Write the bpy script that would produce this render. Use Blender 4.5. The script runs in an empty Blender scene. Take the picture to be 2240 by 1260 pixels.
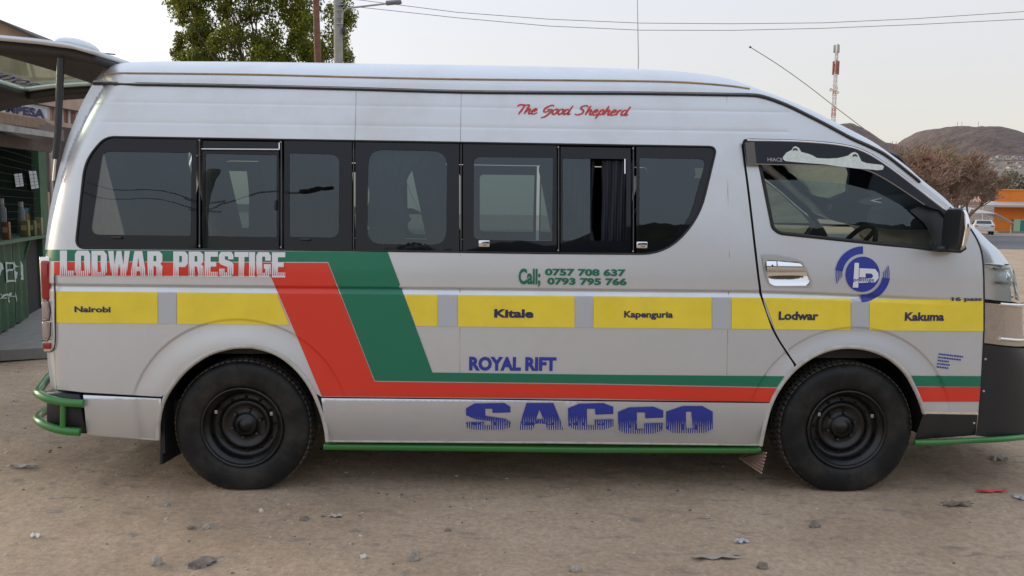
import bpy, bmesh, math, random
import numpy as np
from mathutils import Vector, Matrix, geometry
random.seed(7); rng = np.random.default_rng(7)
SC = bpy.context.scene
COL = SC.collection
R = math.radians

# ------------------------------------------------------------------ camera
YAW, PITCH, ROLL, CD, CH = R(1.506), R(5.445), R(0.6848), 3.8284, 1.4221
FPX, PW, PH = 1684.0, 2240, 1260
_f = np.array([math.sin(YAW)*math.cos(PITCH), math.cos(YAW)*math.cos(PITCH), -math.sin(PITCH)])
_r0 = np.array([math.cos(YAW), -math.sin(YAW), 0.0]); _u0 = np.cross(_r0, _f)
_r = math.cos(ROLL)*_r0 + math.sin(ROLL)*_u0
_u = -math.sin(ROLL)*_r0 + math.cos(ROLL)*_u0
EYE = np.array([0.0, -CD, CH])
cam = bpy.data.cameras.new('camera'); cam.sensor_width = 36; cam.lens = 36*FPX/PW
cam.clip_start = 0.05; cam.clip_end = 6000
co = bpy.data.objects.new('camera', cam); COL.objects.link(co); SC.camera = co
M = Matrix.Identity(4)
for i in range(3):
    M[i][0] = _r[i]; M[i][1] = _u[i]; M[i][2] = -_f[i]; M[i][3] = EYE[i]
co.matrix_world = M

# ------------------------------------------------------------------ light
SUN_EL, SUN_AZ = R(16), R(-62)           # azimuth from +Y, negative = to the left
w = bpy.data.worlds.new('World'); SC.world = w; w.use_nodes = True
nt = w.node_tree; nt.nodes.clear()
wo = nt.nodes.new('ShaderNodeOutputWorld'); bg = nt.nodes.new('ShaderNodeBackground')
sky = nt.nodes.new('ShaderNodeTexSky'); sky.sky_type = 'NISHITA'; sky.sun_disc = False
sky.sun_elevation = SUN_EL; sky.sun_rotation = SUN_AZ
sky.air_density = 1.0; sky.dust_density = 4.0; sky.ozone_density = 1.6; sky.altitude = 500
hs = nt.nodes.new('ShaderNodeHueSaturation'); hs.inputs['Saturation'].default_value = 1.1
mx = nt.nodes.new('ShaderNodeMix'); mx.data_type = 'RGBA'; mx.inputs[0].default_value = 0.54
wtc = nt.nodes.new('ShaderNodeTexCoord'); wsp = nt.nodes.new('ShaderNodeSeparateXYZ'); wrp = nt.nodes.new('ShaderNodeValToRGB')
nt.links.new(wtc.outputs['Generated'], wsp.inputs[0]); nt.links.new(wsp.outputs['Z'], wrp.inputs[0])
wrp.color_ramp.interpolation = 'EASE'                # hazy overcast veil: brighter and bluer towards the zenith
wrp.color_ramp.elements[0].position = 0.0; wrp.color_ramp.elements[0].color = (.43, .388, .342, 1)
wrp.color_ramp.elements[1].position = 0.75; wrp.color_ramp.elements[1].color = (.55, .60, .69, 1)
wmu = nt.nodes.new('ShaderNodeVectorMath'); wmu.operation = 'SCALE'; wmu.inputs['Scale'].default_value = 19.0
nt.links.new(wrp.outputs[0], wmu.inputs[0]); nt.links.new(wmu.outputs[0], mx.inputs[7])
nt.links.new(sky.outputs[0], hs.inputs['Color']); nt.links.new(hs.outputs[0], mx.inputs[6])
nt.links.new(mx.outputs[2], bg.inputs['Color']); bg.inputs['Strength'].default_value = 0.10
nt.links.new(bg.outputs[0], wo.inputs['Surface'])
sl = bpy.data.lights.new('sun', 'SUN'); sl.energy = 1.0; sl.angle = R(14); sl.color = (1, .90, .76)
so = bpy.data.objects.new('sun', sl); COL.objects.link(so)
sd = Vector((math.sin(SUN_AZ)*math.cos(SUN_EL), math.cos(SUN_AZ)*math.cos(SUN_EL), math.sin(SUN_EL)))
so.rotation_euler = sd.to_track_quat('Z', 'Y').to_euler()
SC.view_settings.view_transform = 'Standard'; SC.view_settings.look = 'None'
SC.view_settings.gamma = 1; SC.view_settings.use_curve_mapping = False
SC.view_settings.exposure = 0.56

# ------------------------------------------------------------------ un-projection helpers (trace points, world metres)
def rays(px):
    px = np.atleast_2d(np.asarray(px, float))
    return _f*FPX + np.outer(px[:, 0]-PW/2, _r) - np.outer(px[:, 1]-PH/2, _u)
def on_y(px, y):
    d = rays(px); t = (np.asarray(y)+CD)/d[:, 1]
    return EYE + d*t[:, None]
def PY(x, py, y): return Vector(on_y([(x, py)], y)[0])
def PG(x, py, z=0.0):
    d = rays([(x, py)])[0]; t = (z-EYE[2])/d[2]
    return Vector(EYE+d*t)
def project(P):
    P = np.atleast_2d(P)-EYE
    z = P@_f
    return np.stack([PW/2+FPX*(P@_r)/z, PH/2-FPX*(P@_u)/z], 1)

# ------------------------------------------------------------------ materials
MATS = {}
def mat(name, col=(.5,.5,.5), rough=.5, metal=0.0, coat=0.0, var=0.0, vscale=5.0, bump=0.0, bscale=40.0, dirt=None, spec=.5, emit=None, bdist=.01):
    if name in MATS: return MATS[name]
    m = bpy.data.materials.new(name); m.use_nodes = True; MATS[name] = m
    n = m.node_tree.nodes; l = m.node_tree.links; b = n['Principled BSDF']
    b.inputs['Base Color'].default_value = (*col, 1); b.inputs['Roughness'].default_value = rough
    b.inputs['Metallic'].default_value = metal; b.inputs['Coat Weight'].default_value = coat
    b.inputs['Coat Roughness'].default_value = .08; b.inputs['Specular IOR Level'].default_value = spec
    tc = n.new('ShaderNodeTexCoord'); src = None
    if var:
        no = n.new('ShaderNodeTexNoise'); no.inputs['Scale'].default_value = vscale; no.inputs['Detail'].default_value = 6
        no.inputs['Roughness'].default_value = .65
        l.new(tc.outputs['Object'], no.inputs['Vector'])
        cr = n.new('ShaderNodeValToRGB'); cr.color_ramp.elements[0].position = .3; cr.color_ramp.elements[1].position = .7
        cr.color_ramp.elements[0].color = (*[c*(1-var) for c in col], 1); cr.color_ramp.elements[1].color = (*[min(1, c*(1+var)) for c in col], 1)
        l.new(no.outputs[0], cr.inputs[0]); src = cr.outputs[0]; l.new(src, b.inputs['Base Color'])
    if dirt:   # (colour, amount, scale)
        no = n.new('ShaderNodeTexNoise'); no.inputs['Scale'].default_value = dirt[2]; no.inputs['Detail'].default_value = 8
        no.inputs['Roughness'].default_value = .7
        l.new(tc.outputs['Object'], no.inputs['Vector'])
        cr = n.new('ShaderNodeValToRGB'); cr.color_ramp.elements[0].position = .45; cr.color_ramp.elements[1].position = .75
        cr.color_ramp.elements[0].color = (0,0,0,1); cr.color_ramp.elements[1].color = (dirt[1],)*3+(1,)
        l.new(no.outputs[0], cr.inputs[0])
        mi = n.new('ShaderNodeMix'); mi.data_type = 'RGBA'; l.new(cr.outputs[0], mi.inputs[0])
        if src: l.new(src, mi.inputs[6])
        else: mi.inputs[6].default_value = (*col, 1)
        mi.inputs[7].default_value = (*dirt[0], 1); l.new(mi.outputs[2], b.inputs['Base Color'])
        mr = n.new('ShaderNodeMath'); mr.operation = 'MULTIPLY_ADD'; l.new(cr.outputs[0], mr.inputs[0])
        mr.inputs[1].default_value = .5; mr.inputs[2].default_value = rough; l.new(mr.outputs[0], b.inputs['Roughness'])
    if bump:
        no = n.new('ShaderNodeTexNoise'); no.inputs['Scale'].default_value = bscale; no.inputs['Detail'].default_value = 6
        l.new(tc.outputs['Object'], no.inputs['Vector'])
        bp = n.new('ShaderNodeBump'); bp.inputs['Strength'].default_value = bump; bp.inputs['Distance'].default_value = bdist
        l.new(no.outputs[0], bp.inputs['Height']); l.new(bp.outputs[0], b.inputs['Normal'])
    if emit:
        b.inputs['Emission Color'].default_value = (*emit[0], 1); b.inputs['Emission Strength'].default_value = emit[1]
    return m
def glass(name, tint, rough=0.0, refl=1.0, ior=1.5):
    m = bpy.data.materials.new(name); m.use_nodes = True; MATS[name] = m
    n = m.node_tree.nodes; l = m.node_tree.links; n.clear()
    o = n.new('ShaderNodeOutputMaterial'); t = n.new('ShaderNodeBsdfTransparent'); g = n.new('ShaderNodeBsdfGlossy')
    fr = n.new('ShaderNodeFresnel'); fr.inputs[0].default_value = ior; mxs = n.new('ShaderNodeMixShader')
    mu = n.new('ShaderNodeMath'); mu.operation = 'MULTIPLY'; mu.inputs[1].default_value = refl
    t.inputs[0].default_value = (*tint, 1); g.inputs['Roughness'].default_value = rough; g.inputs[0].default_value = (.80,.93,1,1)
    l.new(fr.outputs[0], mu.inputs[0]); l.new(mu.outputs[0], mxs.inputs[0])
    l.new(t.outputs[0], mxs.inputs[1]); l.new(g.outputs[0], mxs.inputs[2]); l.new(mxs.outputs[0], o.inputs[0])
    return m
PAINT = mat('silver_paint', (.665,.69,.72), .38, .62, .12, dirt=((.46,.41,.35), .26, 2.3))
PAINT_OFF = mat('silver_paint_inside', (.20,.20,.205), .5)
BLACKG = mat('black_frit_glass', (.006,.008,.012), .03, 0, 0, spec=.36)
TINT = glass('tinted_glass', (.30,.37,.38), 0, 2.0)
CLEAR = glass('door_glass', (.48,.56,.50), 0, 1.7)
RUB = mat('black_rubber', (.012,.012,.013), .55, bump=.1, bscale=120, bdist=.002)
BLKP = mat('black_plastic', (.018,.019,.021), .42, bump=.05, bscale=300, bdist=.001)
TYRE = mat('tyre_rubber', (.008,.009,.010), .5, dirt=((.13,.11,.085), .32, 6), spec=.3, bump=.15, bscale=60, bdist=.003)
TREAD = mat('dusty_tread', (.050,.045,.038), .85, dirt=((.17,.145,.115), .7, 9), bump=.3, bscale=90, bdist=.004)
RIM = mat('black_rim_paint', (.004,.004,.005), .34, dirt=((.12,.10,.08), .18, 9))
CHROME = mat('chrome', (.80,.80,.82), .08, 1.0)
STEEL = mat('dull_steel', (.40,.40,.40), .4, .8)
GREEN = mat('green_stripe_vinyl', (.004,.175,.095), .38, 0, .15)
RED = mat('red_stripe_vinyl', (.74,.040,.018), .38, 0, .15)
YEL = mat('yellow_tape', (.90,.70,.050), .45, var=.07, vscale=6)
GREYT = mat('grey_tape', (.52,.54,.57), .5, .2)
BLUE = mat('blue_vinyl', (.028,.045,.33), .4)
NAVY = mat('navy_vinyl', (.030,.028,.10), .45)
REDT = mat('red_vinyl', (.58,.045,.04), .4)
GRNT = mat('green_vinyl', (.010,.16,.09), .4)
WHT = mat('white_vinyl', (.78,.80,.82), .4)
GRNM = mat('green_tube_paint', (.025,.20,.030), .3, 0, .3, dirt=((.16,.13,.10), .35, 8))
LINE = mat('seam_line_grey', (.16,.165,.17), .6)  # thin grey line colour for panel seams and film joints
DARK = mat('dark_lining', (.030,.030,.032), .8)
SEATF = mat('grey_seat_fabric', (.075,.078,.085), .85, var=.2, vscale=20)
CURT = mat('blue_curtain_cloth', (.16,.19,.26), .8)
RAIL = mat('tan_roof_trim', (.42,.29,.16), .6, var=.25, vscale=12)
TRIM = mat('cream_arch_trim', (.52,.49,.44), .45, dirt=((.22,.17,.12), .6, 14))
LENSR = mat('red_lamp_lens', (.33,.008,.010), .12, 0, .8)
LENSW = mat('pinkish_lamp_lens', (.42,.33,.30), .12, 0, .8)
LENSC = glass('clear_lamp_lens', (.93,.94,.95), .02, 1.2)
MIRG = mat('mirror_glass', (.85,.86,.88), .02, 1)
WOOD = mat('weathered_wood', (.20,.13,.08), .8, var=.35, vscale=14, bump=.3, bscale=50)
CONC = mat('concrete', (.25,.235,.215), .85, var=.15, vscale=9, bump=.3, bscale=50)
GCOR = mat('green_corrugated_paint', (.008,.062,.022), .5, dirt=((.03,.05,.03), .7, 5))
RUST = mat('rusty_iron', (.23,.12,.08), .8, var=.3, vscale=6, dirt=((.45,.40,.36), .5, 4))
TIN = mat('weathered_tin', (.22,.24,.25), .45, .4, dirt=((.2,.15,.1), .5, 6))

# ------------------------------------------------------------------ object helpers
def tag(o, label=None, cat=None, group=None, kind=None):
    if label: o['label'] = label
    if cat: o['category'] = cat
    if group: o['group'] = group
    if kind: o['kind'] = kind
    return o
def link(name, me, parent=None, m=None):
    o = bpy.data.objects.new(name, me); COL.objects.link(o)
    if parent is not None: o.parent = parent; o.matrix_parent_inverse = Matrix.Identity(4)
    if m is not None: me.materials.append(m)
    return o
def empty(name, loc=(0,0,0), rz=0, parent=None):
    o = bpy.data.objects.new(name, None); COL.objects.link(o); o.location = loc; o.rotation_euler.z = rz
    o.empty_display_size = .1
    if parent is not None: o.parent = parent
    return o
class MB:
    def __init__(s): s.v = []; s.f = []; s.sm = []
    def add(s, V, F, smooth=False):
        b = len(s.v); s.v += [tuple(p) for p in V]; s.f += [tuple(b+i for i in f) for f in F]; s.sm += [smooth]*len(F); return s
    def box(s, c, d, rot=None):
        c = Vector(c); h = Vector(d)/2; V = []
        for x in (-1,1):
            for y in (-1,1):
                for z in (-1,1):
                    p = Vector((x*h.x, y*h.y, z*h.z))
                    if rot is not None: p = rot@p
                    V.append(c+p)
        return s.add(V, [(0,1,3,2),(4,6,7,5),(0,4,5,1),(2,3,7,6),(0,2,6,4),(1,5,7,3)])
    def bbox(s, c, d, b=.01, rot=None):   # bevelled box
        c = Vector(c); bm = bmesh.new(); bmesh.ops.create_cube(bm, size=1)
        for v in bm.verts: v.co = Vector((v.co.x*d[0], v.co.y*d[1], v.co.z*d[2]))
        bmesh.ops.bevel(bm, geom=bm.edges[:], offset=b, segments=3, affect='EDGES', profile=.5)
        V = [c+((rot@v.co) if rot is not None else v.co) for v in bm.verts]
        bm.verts.index_update(); F = [[v.index for v in f.verts] for f in bm.faces]; bm.free()
        return s.add(V, F, True)
    def tube(s, pts, r, n=8, cap=True):
        pts = [Vector(p) for p in pts]; rr = r if hasattr(r, '__len__') else [r]*len(pts)
        V = []; F = []; up = Vector((0,0,1)); nrm = None
        for i, p in enumerate(pts):
            t = (pts[min(i+1, len(pts)-1)]-pts[max(i-1, 0)])
            if t.length < 1e-9: t = Vector((0,0,1))
            t.normalize()
            if nrm is None:
                a = up if abs(t.z) < .9 else Vector((1,0,0)); nrm = t.cross(a).normalized()
            nrm = (nrm-t*nrm.dot(t)).normalized(); bn = t.cross(nrm)
            for k in range(n):
                an = 2*math.pi*k/n; V.append(p+(nrm*math.cos(an)+bn*math.sin(an))*rr[i])
        for i in range(len(pts)-1):
            for k in range(n):
                F.append((i*n+k, i*n+(k+1)%n, (i+1)*n+(k+1)%n, (i+1)*n+k))
        s.add(V, F, n > 4)
        if cap and n > 2:
            b = len(V); s.add([V[k] for k in range(n)], [tuple(range(n-1,-1,-1))]); s.add([V[b-n+k] for k in range(n)], [tuple(range(n))])
        return s
    def prism(s, poly, h, o=(0,0,0), ax='z'):   # extruded polygon
        n = len(poly); V = []
        for k in (0, h):
            for a, b in poly:
                if ax == 'z': V.append((a+o[0], b+o[1], k+o[2]))
                elif ax == 'y': V.append((a+o[0], k+o[1], b+o[2]))
                else: V.append((k+o[0], a+o[1], b+o[2]))
        F = [tuple(range(n-1,-1,-1)), tuple(range(n, 2*n))]+[(i, (i+1)%n, n+(i+1)%n, n+i) for i in range(n)]
        return s.add(V, F)
    def lathe(s, prof, c=(0,0,0), axis='y', n=48, smooth=True):
        V = []; F = []; m = len(prof)
        for k in range(n):
            a = 2*math.pi*k/n; ca, sa = math.cos(a), math.sin(a)
            for r, h in prof:
                if axis == 'y': V.append((c[0]+r*ca, c[1]+h, c[2]+r*sa))
                else: V.append((c[0]+r*ca, c[1]+r*sa, c[2]+h))
        for k in range(n):
            for i in range(m-1):
                F.append((k*m+i, k*m+i+1, ((k+1)%n)*m+i+1, ((k+1)%n)*m+i))
        return s.add(V, F, smooth)
    def build(s, name, m, parent=None, fixn=True):
        me = bpy.data.meshes.new(name); me.from_pydata(s.v, [], s.f)
        me.polygons.foreach_set('use_smooth', s.sm)
        if fixn:
            bm = bmesh.new(); bm.from_mesh(me); bmesh.ops.recalc_face_normals(bm, faces=bm.faces); bm.to_mesh(me); bm.free()
        me.update(); return link(name, me, parent, m)
def spline(pts, k=8, closed=False):
    P = [np.array(p, float) for p in pts]; n = len(P); out = []
    for i in range(n if closed else n-1):
        a = P[(i-1)%n] if closed or i > 0 else P[i]; b = P[i]; c = P[(i+1)%n]; d = P[(i+2)%n] if closed or i+2 < n else c
        for j in range(k):
            t = j/k; out.append(.5*((2*b)+(-a+c)*t+(2*a-5*b+4*c-d)*t*t+(-a+3*b-3*c+d)*t**3))
    if not closed: out.append(P[-1])
    return np.array(out)
def inpoly(P, poly):
    x, y = P[:, 0], P[:, 1]; c = np.zeros(len(P), bool); n = len(poly)
    for i in range(n):
        x1, y1 = poly[i]; x2, y2 = poly[i-1]
        if y1 == y2: continue
        m = ((y1 > y) != (y2 > y)) & (x < (x2-x1)*(y-y1)/(y2-y1)+x1); c ^= m
    return c
def round_poly(pts, r, k=5):
    out = []; n = len(pts)
    for i in range(n):
        a, b, c = (np.array(pts[j % n], float) for j in (i-1, i, i+1))
        rr = r[i] if hasattr(r, '__len__') else r
        if rr <= 0: out.append(b); continue
        u = (a-b); v = (c-b); lu = np.linalg.norm(u); lv = np.linalg.norm(v); q = min(rr, lu*.49, lv*.49)
        p0 = b+u/lu*q; p2 = b+v/lv*q
        for j in range(k+1):
            t = j/k; out.append((1-t)**2*p0+2*t*(1-t)*b+t*t*p2)
    return np.array(out)

# ------------------------------------------------------------------ body side surface  y = S(x, z)
XW = (-1.262, 1.848); ZW = .335; RF = (.556, .542)
def ss(a, b, x): t = np.clip((x-a)/(b-a), 0, 1); return t*t*(3-2*t)
_xr = np.polyfit([.2, .5, .8, 1.1, 1.25, 1.5, 1.75, 1.9, 2.03], [-2.20, -2.225, -2.245, -2.240, -2.232, -2.185, -2.115, -2.055, -1.985], 5)
def xrear(z): return np.polyval(_xr, np.clip(z, .2, 2.06))
def S(x, z):
    x = np.asarray(x, float); z = np.asarray(z, float)
    t = np.clip((z-1.12)/.91, 0, 1.3); y = .125*t**1.3
    y = y + .012*np.clip((.75-z)/.5, 0, 1)**2
    zc = 1.043-.035*ss(1.2, 2.7, x); A = .011*(1-ss(1.7, 2.55, x)); d = z-zc
    y = y + A*np.where(d > 0, 1-ss(0, .017, d), 1-ss(0, .026, -d))
    for zl in (1.955, 1.855):
        y = y + .0006*np.exp(-((z-zl)/.004)**2)*(x < 1.5)
    for xw, rf in zip(XW, RF):
        r = np.sqrt((x-xw)**2+(z-ZW)**2); y = y + (.0075*(1-ss(rf-.012, rf+.002, r))-.013*(1-ss(.42, rf-.004, r)))*ss(.02, .26, z-ZW)
    dr = np.clip(1-(x-xrear(z))/.15, 0, 1); y = y + .085*dr**2.2
    df = np.clip((x-2.05)/.62, 0, 1.4); y = y + .075*df**2.3
    y = y + .0013*np.sin(x*4.1+z*3)*np.sin(z*7+x) + .0004*np.sin(x*13+1)*np.sin(z*17)
    return y
def S_sill(x, z):
    q = np.clip((.505-z)/.25, 0, 1.2)
    y = S(x, np.full_like(np.asarray(z, float), .56)) - .014*ss(.505, .485, z) + .055*q**2
    return y
def onS(px, off=0.0, fn=None):
    fn = fn or S
    px = np.atleast_2d(np.asarray(px, float)); y = np.zeros(len(px))
    for i in range(24):
        P = on_y(px, y); y = .5*y+.5*(fn(P[:, 0], P[:, 2])+off)
    return on_y(px, y)
def normals(x, z, fn, side=1):
    e = 1.2e-3
    sx = (fn(x+e, z)-fn(x-e, z))/(2*e); sz = (fn(x, z+e)-fn(x, z-e))/(2*e)
    N = np.stack([sx, -np.ones_like(sx)*side, sz], 1)
    return N/np.linalg.norm(N, axis=1)[:, None]
def densify(P, d):
    out = []
    for i in range(len(P)):
        a = P[i]; b = P[(i+1) % len(P)]; n = max(1, int(np.linalg.norm(b-a)/d))
        for k in range(n): out.append(a+(b-a)*k/n)
    return np.array(out)
def xz(px, off=0.0, fn=None):
    P = onS(px, off, fn); return P[:, [0, 2]]
def patch(name, outline, holes, m, parent, off=0.0, fn=None, sp=.035, far=False, space='px'):
    """sheet on the body side surface; outline/holes traced or in metres (x,z)"""
    fn = fn or S
    if space == 'px':
        outline = xz(densify(np.asarray(outline, float), 12), off, fn); holes = [xz(densify(np.asarray(h, float), 12), off, fn) for h in holes]
    O = densify(np.asarray(outline, float), sp); Hs = [densify(np.asarray(h, float), sp) for h in holes]
    pts = list(O); edges = [(i, (i+1) % len(O)) for i in range(len(O))]
    for h in Hs:
        b = len(pts); pts += list(h); edges += [(b+i, b+(i+1) % len(h)) for i in range(len(h))]
    lo = O.min(0); hi = O.max(0)
    gx = np.arange(math.floor(lo[0]/sp)*sp+sp*.5, hi[0], sp); zq = np.arange(math.floor(lo[1]/sp)*sp-sp*3, hi[1]+sp*3, sp)
    fine_ = np.zeros(0)
    if not far and lo[0] < -1.9: gx = np.sort(np.concatenate([gx[gx > -1.96], np.arange(-2.30, -1.96, .007)]))
    if not far and fn is not S_sill: fine_ = 1.043+np.array([-.032,-.026,-.021,-.016,-.012,-.008,-.004,0,.004,.008,.012,.017,.022])
    if fn is S_sill: fine_ = np.array([.506,.503,.499,.495,.491,.487,.483,.478])
    if len(fine_): zq = np.concatenate([zq[(zq < fine_.min()-sp*.5) | (zq > fine_.max()+sp*.5)], fine_])
    if space == 'px' and not far and sp < .05 and fn is S: zq = np.concatenate([zq, [1.955-.004, 1.955, 1.955+.004, 1.855-.004, 1.855, 1.855+.004]])
    XX, ZZ = np.meshgrid(gx, np.sort(zq), indexing='ij')
    if fn is not S_sill: ZZ = ZZ-.035*ss(1.2, 2.7, XX)*np.exp(-((ZZ-1.043)/.12)**4)
    G = np.stack([XX.ravel(), ZZ.ravel()], 1)
    if fn is S and not far and sp < .03:
        for xw, rf in zip(XW, RF):
            r_ = np.hypot(G[:, 0]-xw, G[:, 1]-ZW); up = G[:, 1] > ZW; G = G[~((r_ > rf-.020) & (r_ < rf+.024) & up)]
            for dr_ in (-.016,-.012,-.008,-.004,0,.004,.008,.012,.018):
                an = np.arange(0, math.pi, .016/rf); q = np.stack([xw+(rf+dr_)*np.cos(an), ZW+(rf+dr_)*np.sin(an)], 1)
                G = np.concatenate([G, q[(q[:, 0] > lo[0]) & (q[:, 0] < hi[0]) & (q[:, 1] > lo[1]) & (q[:, 1] < hi[1]) & (np.abs(q[:, 1]-1.043) > .045)]])
    if len(G):
        k = inpoly(G, O)
        for h in Hs: k &= ~inpoly(G, h)
        G = G[k]
        B = np.array(pts)
        if len(G):
            dmin = np.concatenate([((G[q:q+400, None, :]-B[None])**2).sum(2).min(1) for q in range(0, len(G), 400)]); G = G[dmin > (.0022 if len(fine_) else sp*.3)**2]
    pts += list(G)
    V, _, T, *_r = geometry.delaunay_2d_cdt([Vector((float(p[0]), float(p[1]))) for p in pts], edges, [], 0, 1e-7)
    V = np.array([(v.x, v.y) for v in V]); T = np.array([t for t in T])
    C = V[T].mean(1); k = inpoly(C, O)
    for h in Hs: k &= ~inpoly(C, h)
    T = T[k]
    y = fn(V[:, 0], V[:, 1])+off; N = normals(V[:, 0], V[:, 1], fn)
    if far: y = 1.88-y; N[:, 1] *= -1
    V3 = np.stack([V[:, 0], y, V[:, 1]], 1)
    me = bpy.data.meshes.new(name); me.from_pydata(V3.tolist(), [], (T[:, ::-1] if far else T).tolist())
    # orient outward
    me.update()
    if len(me.polygons) and (me.polygons[0].normal.y > 0) != far: me.flip_normals()
    me.polygons.foreach_set('use_smooth', [True]*len(me.polygons))
    me.normals_split_custom_set_from_vertices(N.tolist())
    return link(name, me, parent, m)
def path_tube(name, px, r, m, parent, off=0.0, fn=None, k=6, n=8, flat=False):
    P = onS(spline(px, k) if k > 1 else px, off, fn)
    return MB().tube(P, r, n).build(name, m, parent)

# text ------------------------------------------------------------
def text_geo(s, bold=0.0, shear=0.0, spacing=1.0):
    c = bpy.data.curves.new('t', 'FONT'); c.body = s; c.offset = bold; c.shear = shear; c.space_character = spacing
    c.resolution_u = 3; c.fill_mode = 'FRONT'
    o = bpy.data.objects.new('t', c); COL.objects.link(o)
    dg = bpy.context.evaluated_depsgraph_get(); me = bpy.data.meshes.new_from_object(o.evaluated_get(dg))
    V = np.array([v.co[:] for v in me.vertices]); F = [tuple(p.vertices) for p in me.polygons]
    bpy.data.objects.remove(o); bpy.data.curves.remove(c); bpy.data.meshes.remove(me)
    return V, F
def lettering(name, s, x0, ytop, x1, ybot, m, parent, bold=.02, shear=0, spacing=1.0, off=-.004, fn=None):
    V, F = text_geo(s, bold, shear, spacing)
    return place_letter(name, V, F, x0, ytop, x1, ybot, m, parent, off, fn)
def place_letter(name, V, F, x0, ytop, x1, ybot, m, parent, off=-.004, fn=None):
    fn = fn or S
    lo = V[:, :2].min(0); hi = V[:, :2].max(0); U = (V[:, :2]-lo)/(hi-lo)
    a, b, c = (xz([q], off, fn)[0] for q in ((x0, ybot), (x1, ybot), (x0, ytop)))
    X = a[0]+U[:, 0]*(b[0]-a[0]); Z = a[1]+U[:, 1]*(c[1]-a[1])
    Yv = fn(X, Z)+off
    me = bpy.data.meshes.new(name); me.from_pydata(np.stack([X, Yv, Z], 1).tolist(), [], F); me.update()
    if len(me.polygons) and me.polygons[0].normal.y > 0: me.flip_normals()
    return link(name, me, parent, m)
def stroke_geo(strokes, wd):
    V = []; F = []
    for st in strokes:
        P = spline(st, 7); n = len(P)
        for i in range(n):
            t = P[min(i+1, n-1)]-P[max(i-1, 0)]; t = t/(np.linalg.norm(t)+1e-9); nn = np.array([-t[1], t[0]])
            q = wd*(.62+.38*math.sin(math.pi*min(1, max(0, i/(n-1)))))
            V += [(*(P[i]+nn*q), 0), (*(P[i]-nn*q), 0)]
        b = len(V)-2*n; F += [(b+2*i, b+2*i+1, b+2*i+3, b+2*i+2) for i in range(n-1)]
    return V, F

# ================================================================== THE MINIBUS
van = empty('minibus', (0, .94, 0))
tag(van, 'silver high roof minibus with red and green stripes and its tailgate raised', 'minibus')
DBG = False
def vp(o):     # geometry is in world metres; shift into the minibus frame
    return o
ROOT = empty('tmp'); bpy.data.objects.remove(ROOT)
PARTS = []
# ---- side panels
arch_r = [(345,962),(347,925),(356,882),(378,842),(412,804),(455,775),(500,761),(530,758),(562,760),(605,774),(645,803),(678,845),(700,893),(712,935),(716,966)]
arch_f = [(1664,975),(1672,935),(1684,890),(1705,848),(1738,808),(1780,778),(1820,763),(1858,759),(1900,764),(1942,781),(1978,812),(2000,848),(2014,880),(2022,905)]
ARR = spline(arch_r, 4); ARF = spline(arch_f, 4)
seam = [(1622,318),(1627,360),(1633,405),(1642,480),(1650,550),(1660,630),(1672,682),(1696,735),(1718,770),(1742,806)]
SEAM = spline(seam, 3)
doortop = [(1640,303),(1750,306),(1840,314),(1895,330),(1950,365),(2010,411),(2072,463)]
gutter = [(203,183),(300,185),(560,190),(800,196),(1010,202),(1220,204),(1400,205),(1590,208),(1640,209),(1671,213),(1719,230),(1767,253),(1814,277),(1862,303),(1900,320),(1935,338),(1965,360),(2000,388),(2040,421),(2078,452)]
GUT = spline(gutter, 3)
rear_edge = [(97,590),(98,555),(101,520),(108,465),(118,415),(130,365),(144,315),(160,272),(180,225),(203,183)]
def clip_above(A, ymax): return [tuple(p) for p in A if p[1] < ymax]
# door front edge
front_edge = [(2100,478),(2122,500),(2137,525),(2147,555),(2151,600),(2152,700),(2149,780),(2145,850),(2141,902)]
main_out = ([(112,850),(105,800),(100,730),(97,650)] + [tuple(p) for p in spline(rear_edge, 3)] + [tuple(p) for p in GUT[1:]]
    + [(2076,458)] + [tuple(p) for p in spline(doortop, 3)[::-1]] + [(1627,305)] + [tuple(p) for p in SEAM[:-1]] + [(1738,808)]
    + [tuple(p) for p in ARF[::-1] if p[0] < 1736 and p[1] < 880] + [(703,868)]
    + [tuple(p) for p in ARR[::-1] if p[1] < 866] + [(352,868),(180,858)])
win_band = round_poly([(230,299),(1568,321),(1530,478),(1455,556),(1180,554),(770,548),(165,543),(186,352)], [22,18,60,75,0,0,22,40], 6)
win_hole = win_band
side = patch('side_panel', main_out, [win_hole], PAINT, van, 0, S, sp=.02)
dw = np.vstack([round_poly([(1654,322),(1850,327),(1905,345),(1985,399),(2060,463),(2092,500),(2066,549),(1704,510),(1690,498)], [10,0,0,0,0,8,8,12,6], 4)])
door_out = ([(1631,312),(1642,307)] + [tuple(p) for p in spline([(1648,306.5),(1750,310),(1840,318),(1893,334),(1948,369),(2007,414),(2070,466)], 3)] + [(2098,484)]
    + [tuple(p) for p in spline(front_edge[1:], 3)] + [(2014,900)] + [tuple(p) for p in ARF[::-1] if p[0] > 1748 and p[1] < 896]
    + [(1747,804)] + [tuple(p+np.array([5, 0])) for p in SEAM[::-1][2:]])
def c7(pts): return [(1640+x/10.5, 540+y/10.5) for x, y in pts]
cup = round_poly(c7([(385,300),(1190,350),(1300,560),(1385,830),(1350,890),(570,895),(460,840),(395,600)]), [3,4,0,5,4,6,5,0], 4)
door = patch('front_door', door_out, [dw, cup], PAINT, van, 0, S, sp=.02)
# lower sill panels
patch('rear_sill_panel', [(182,864),(352,872),(352,890),(344,962),(190,949)], [], PAINT, van, 0, S_sill)
patch('rocker_panel', [(703,871),(1000,874),(1400,879),(1688,882),(1664,972),(1200,967),(716,963)], [], PAINT, van, 0, S_sill)
patch('front_sill_panel', [(2020,905),(2139,907),(2134,952),(2000,962)], [], BLKP, van, .002, S_sill)
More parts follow.
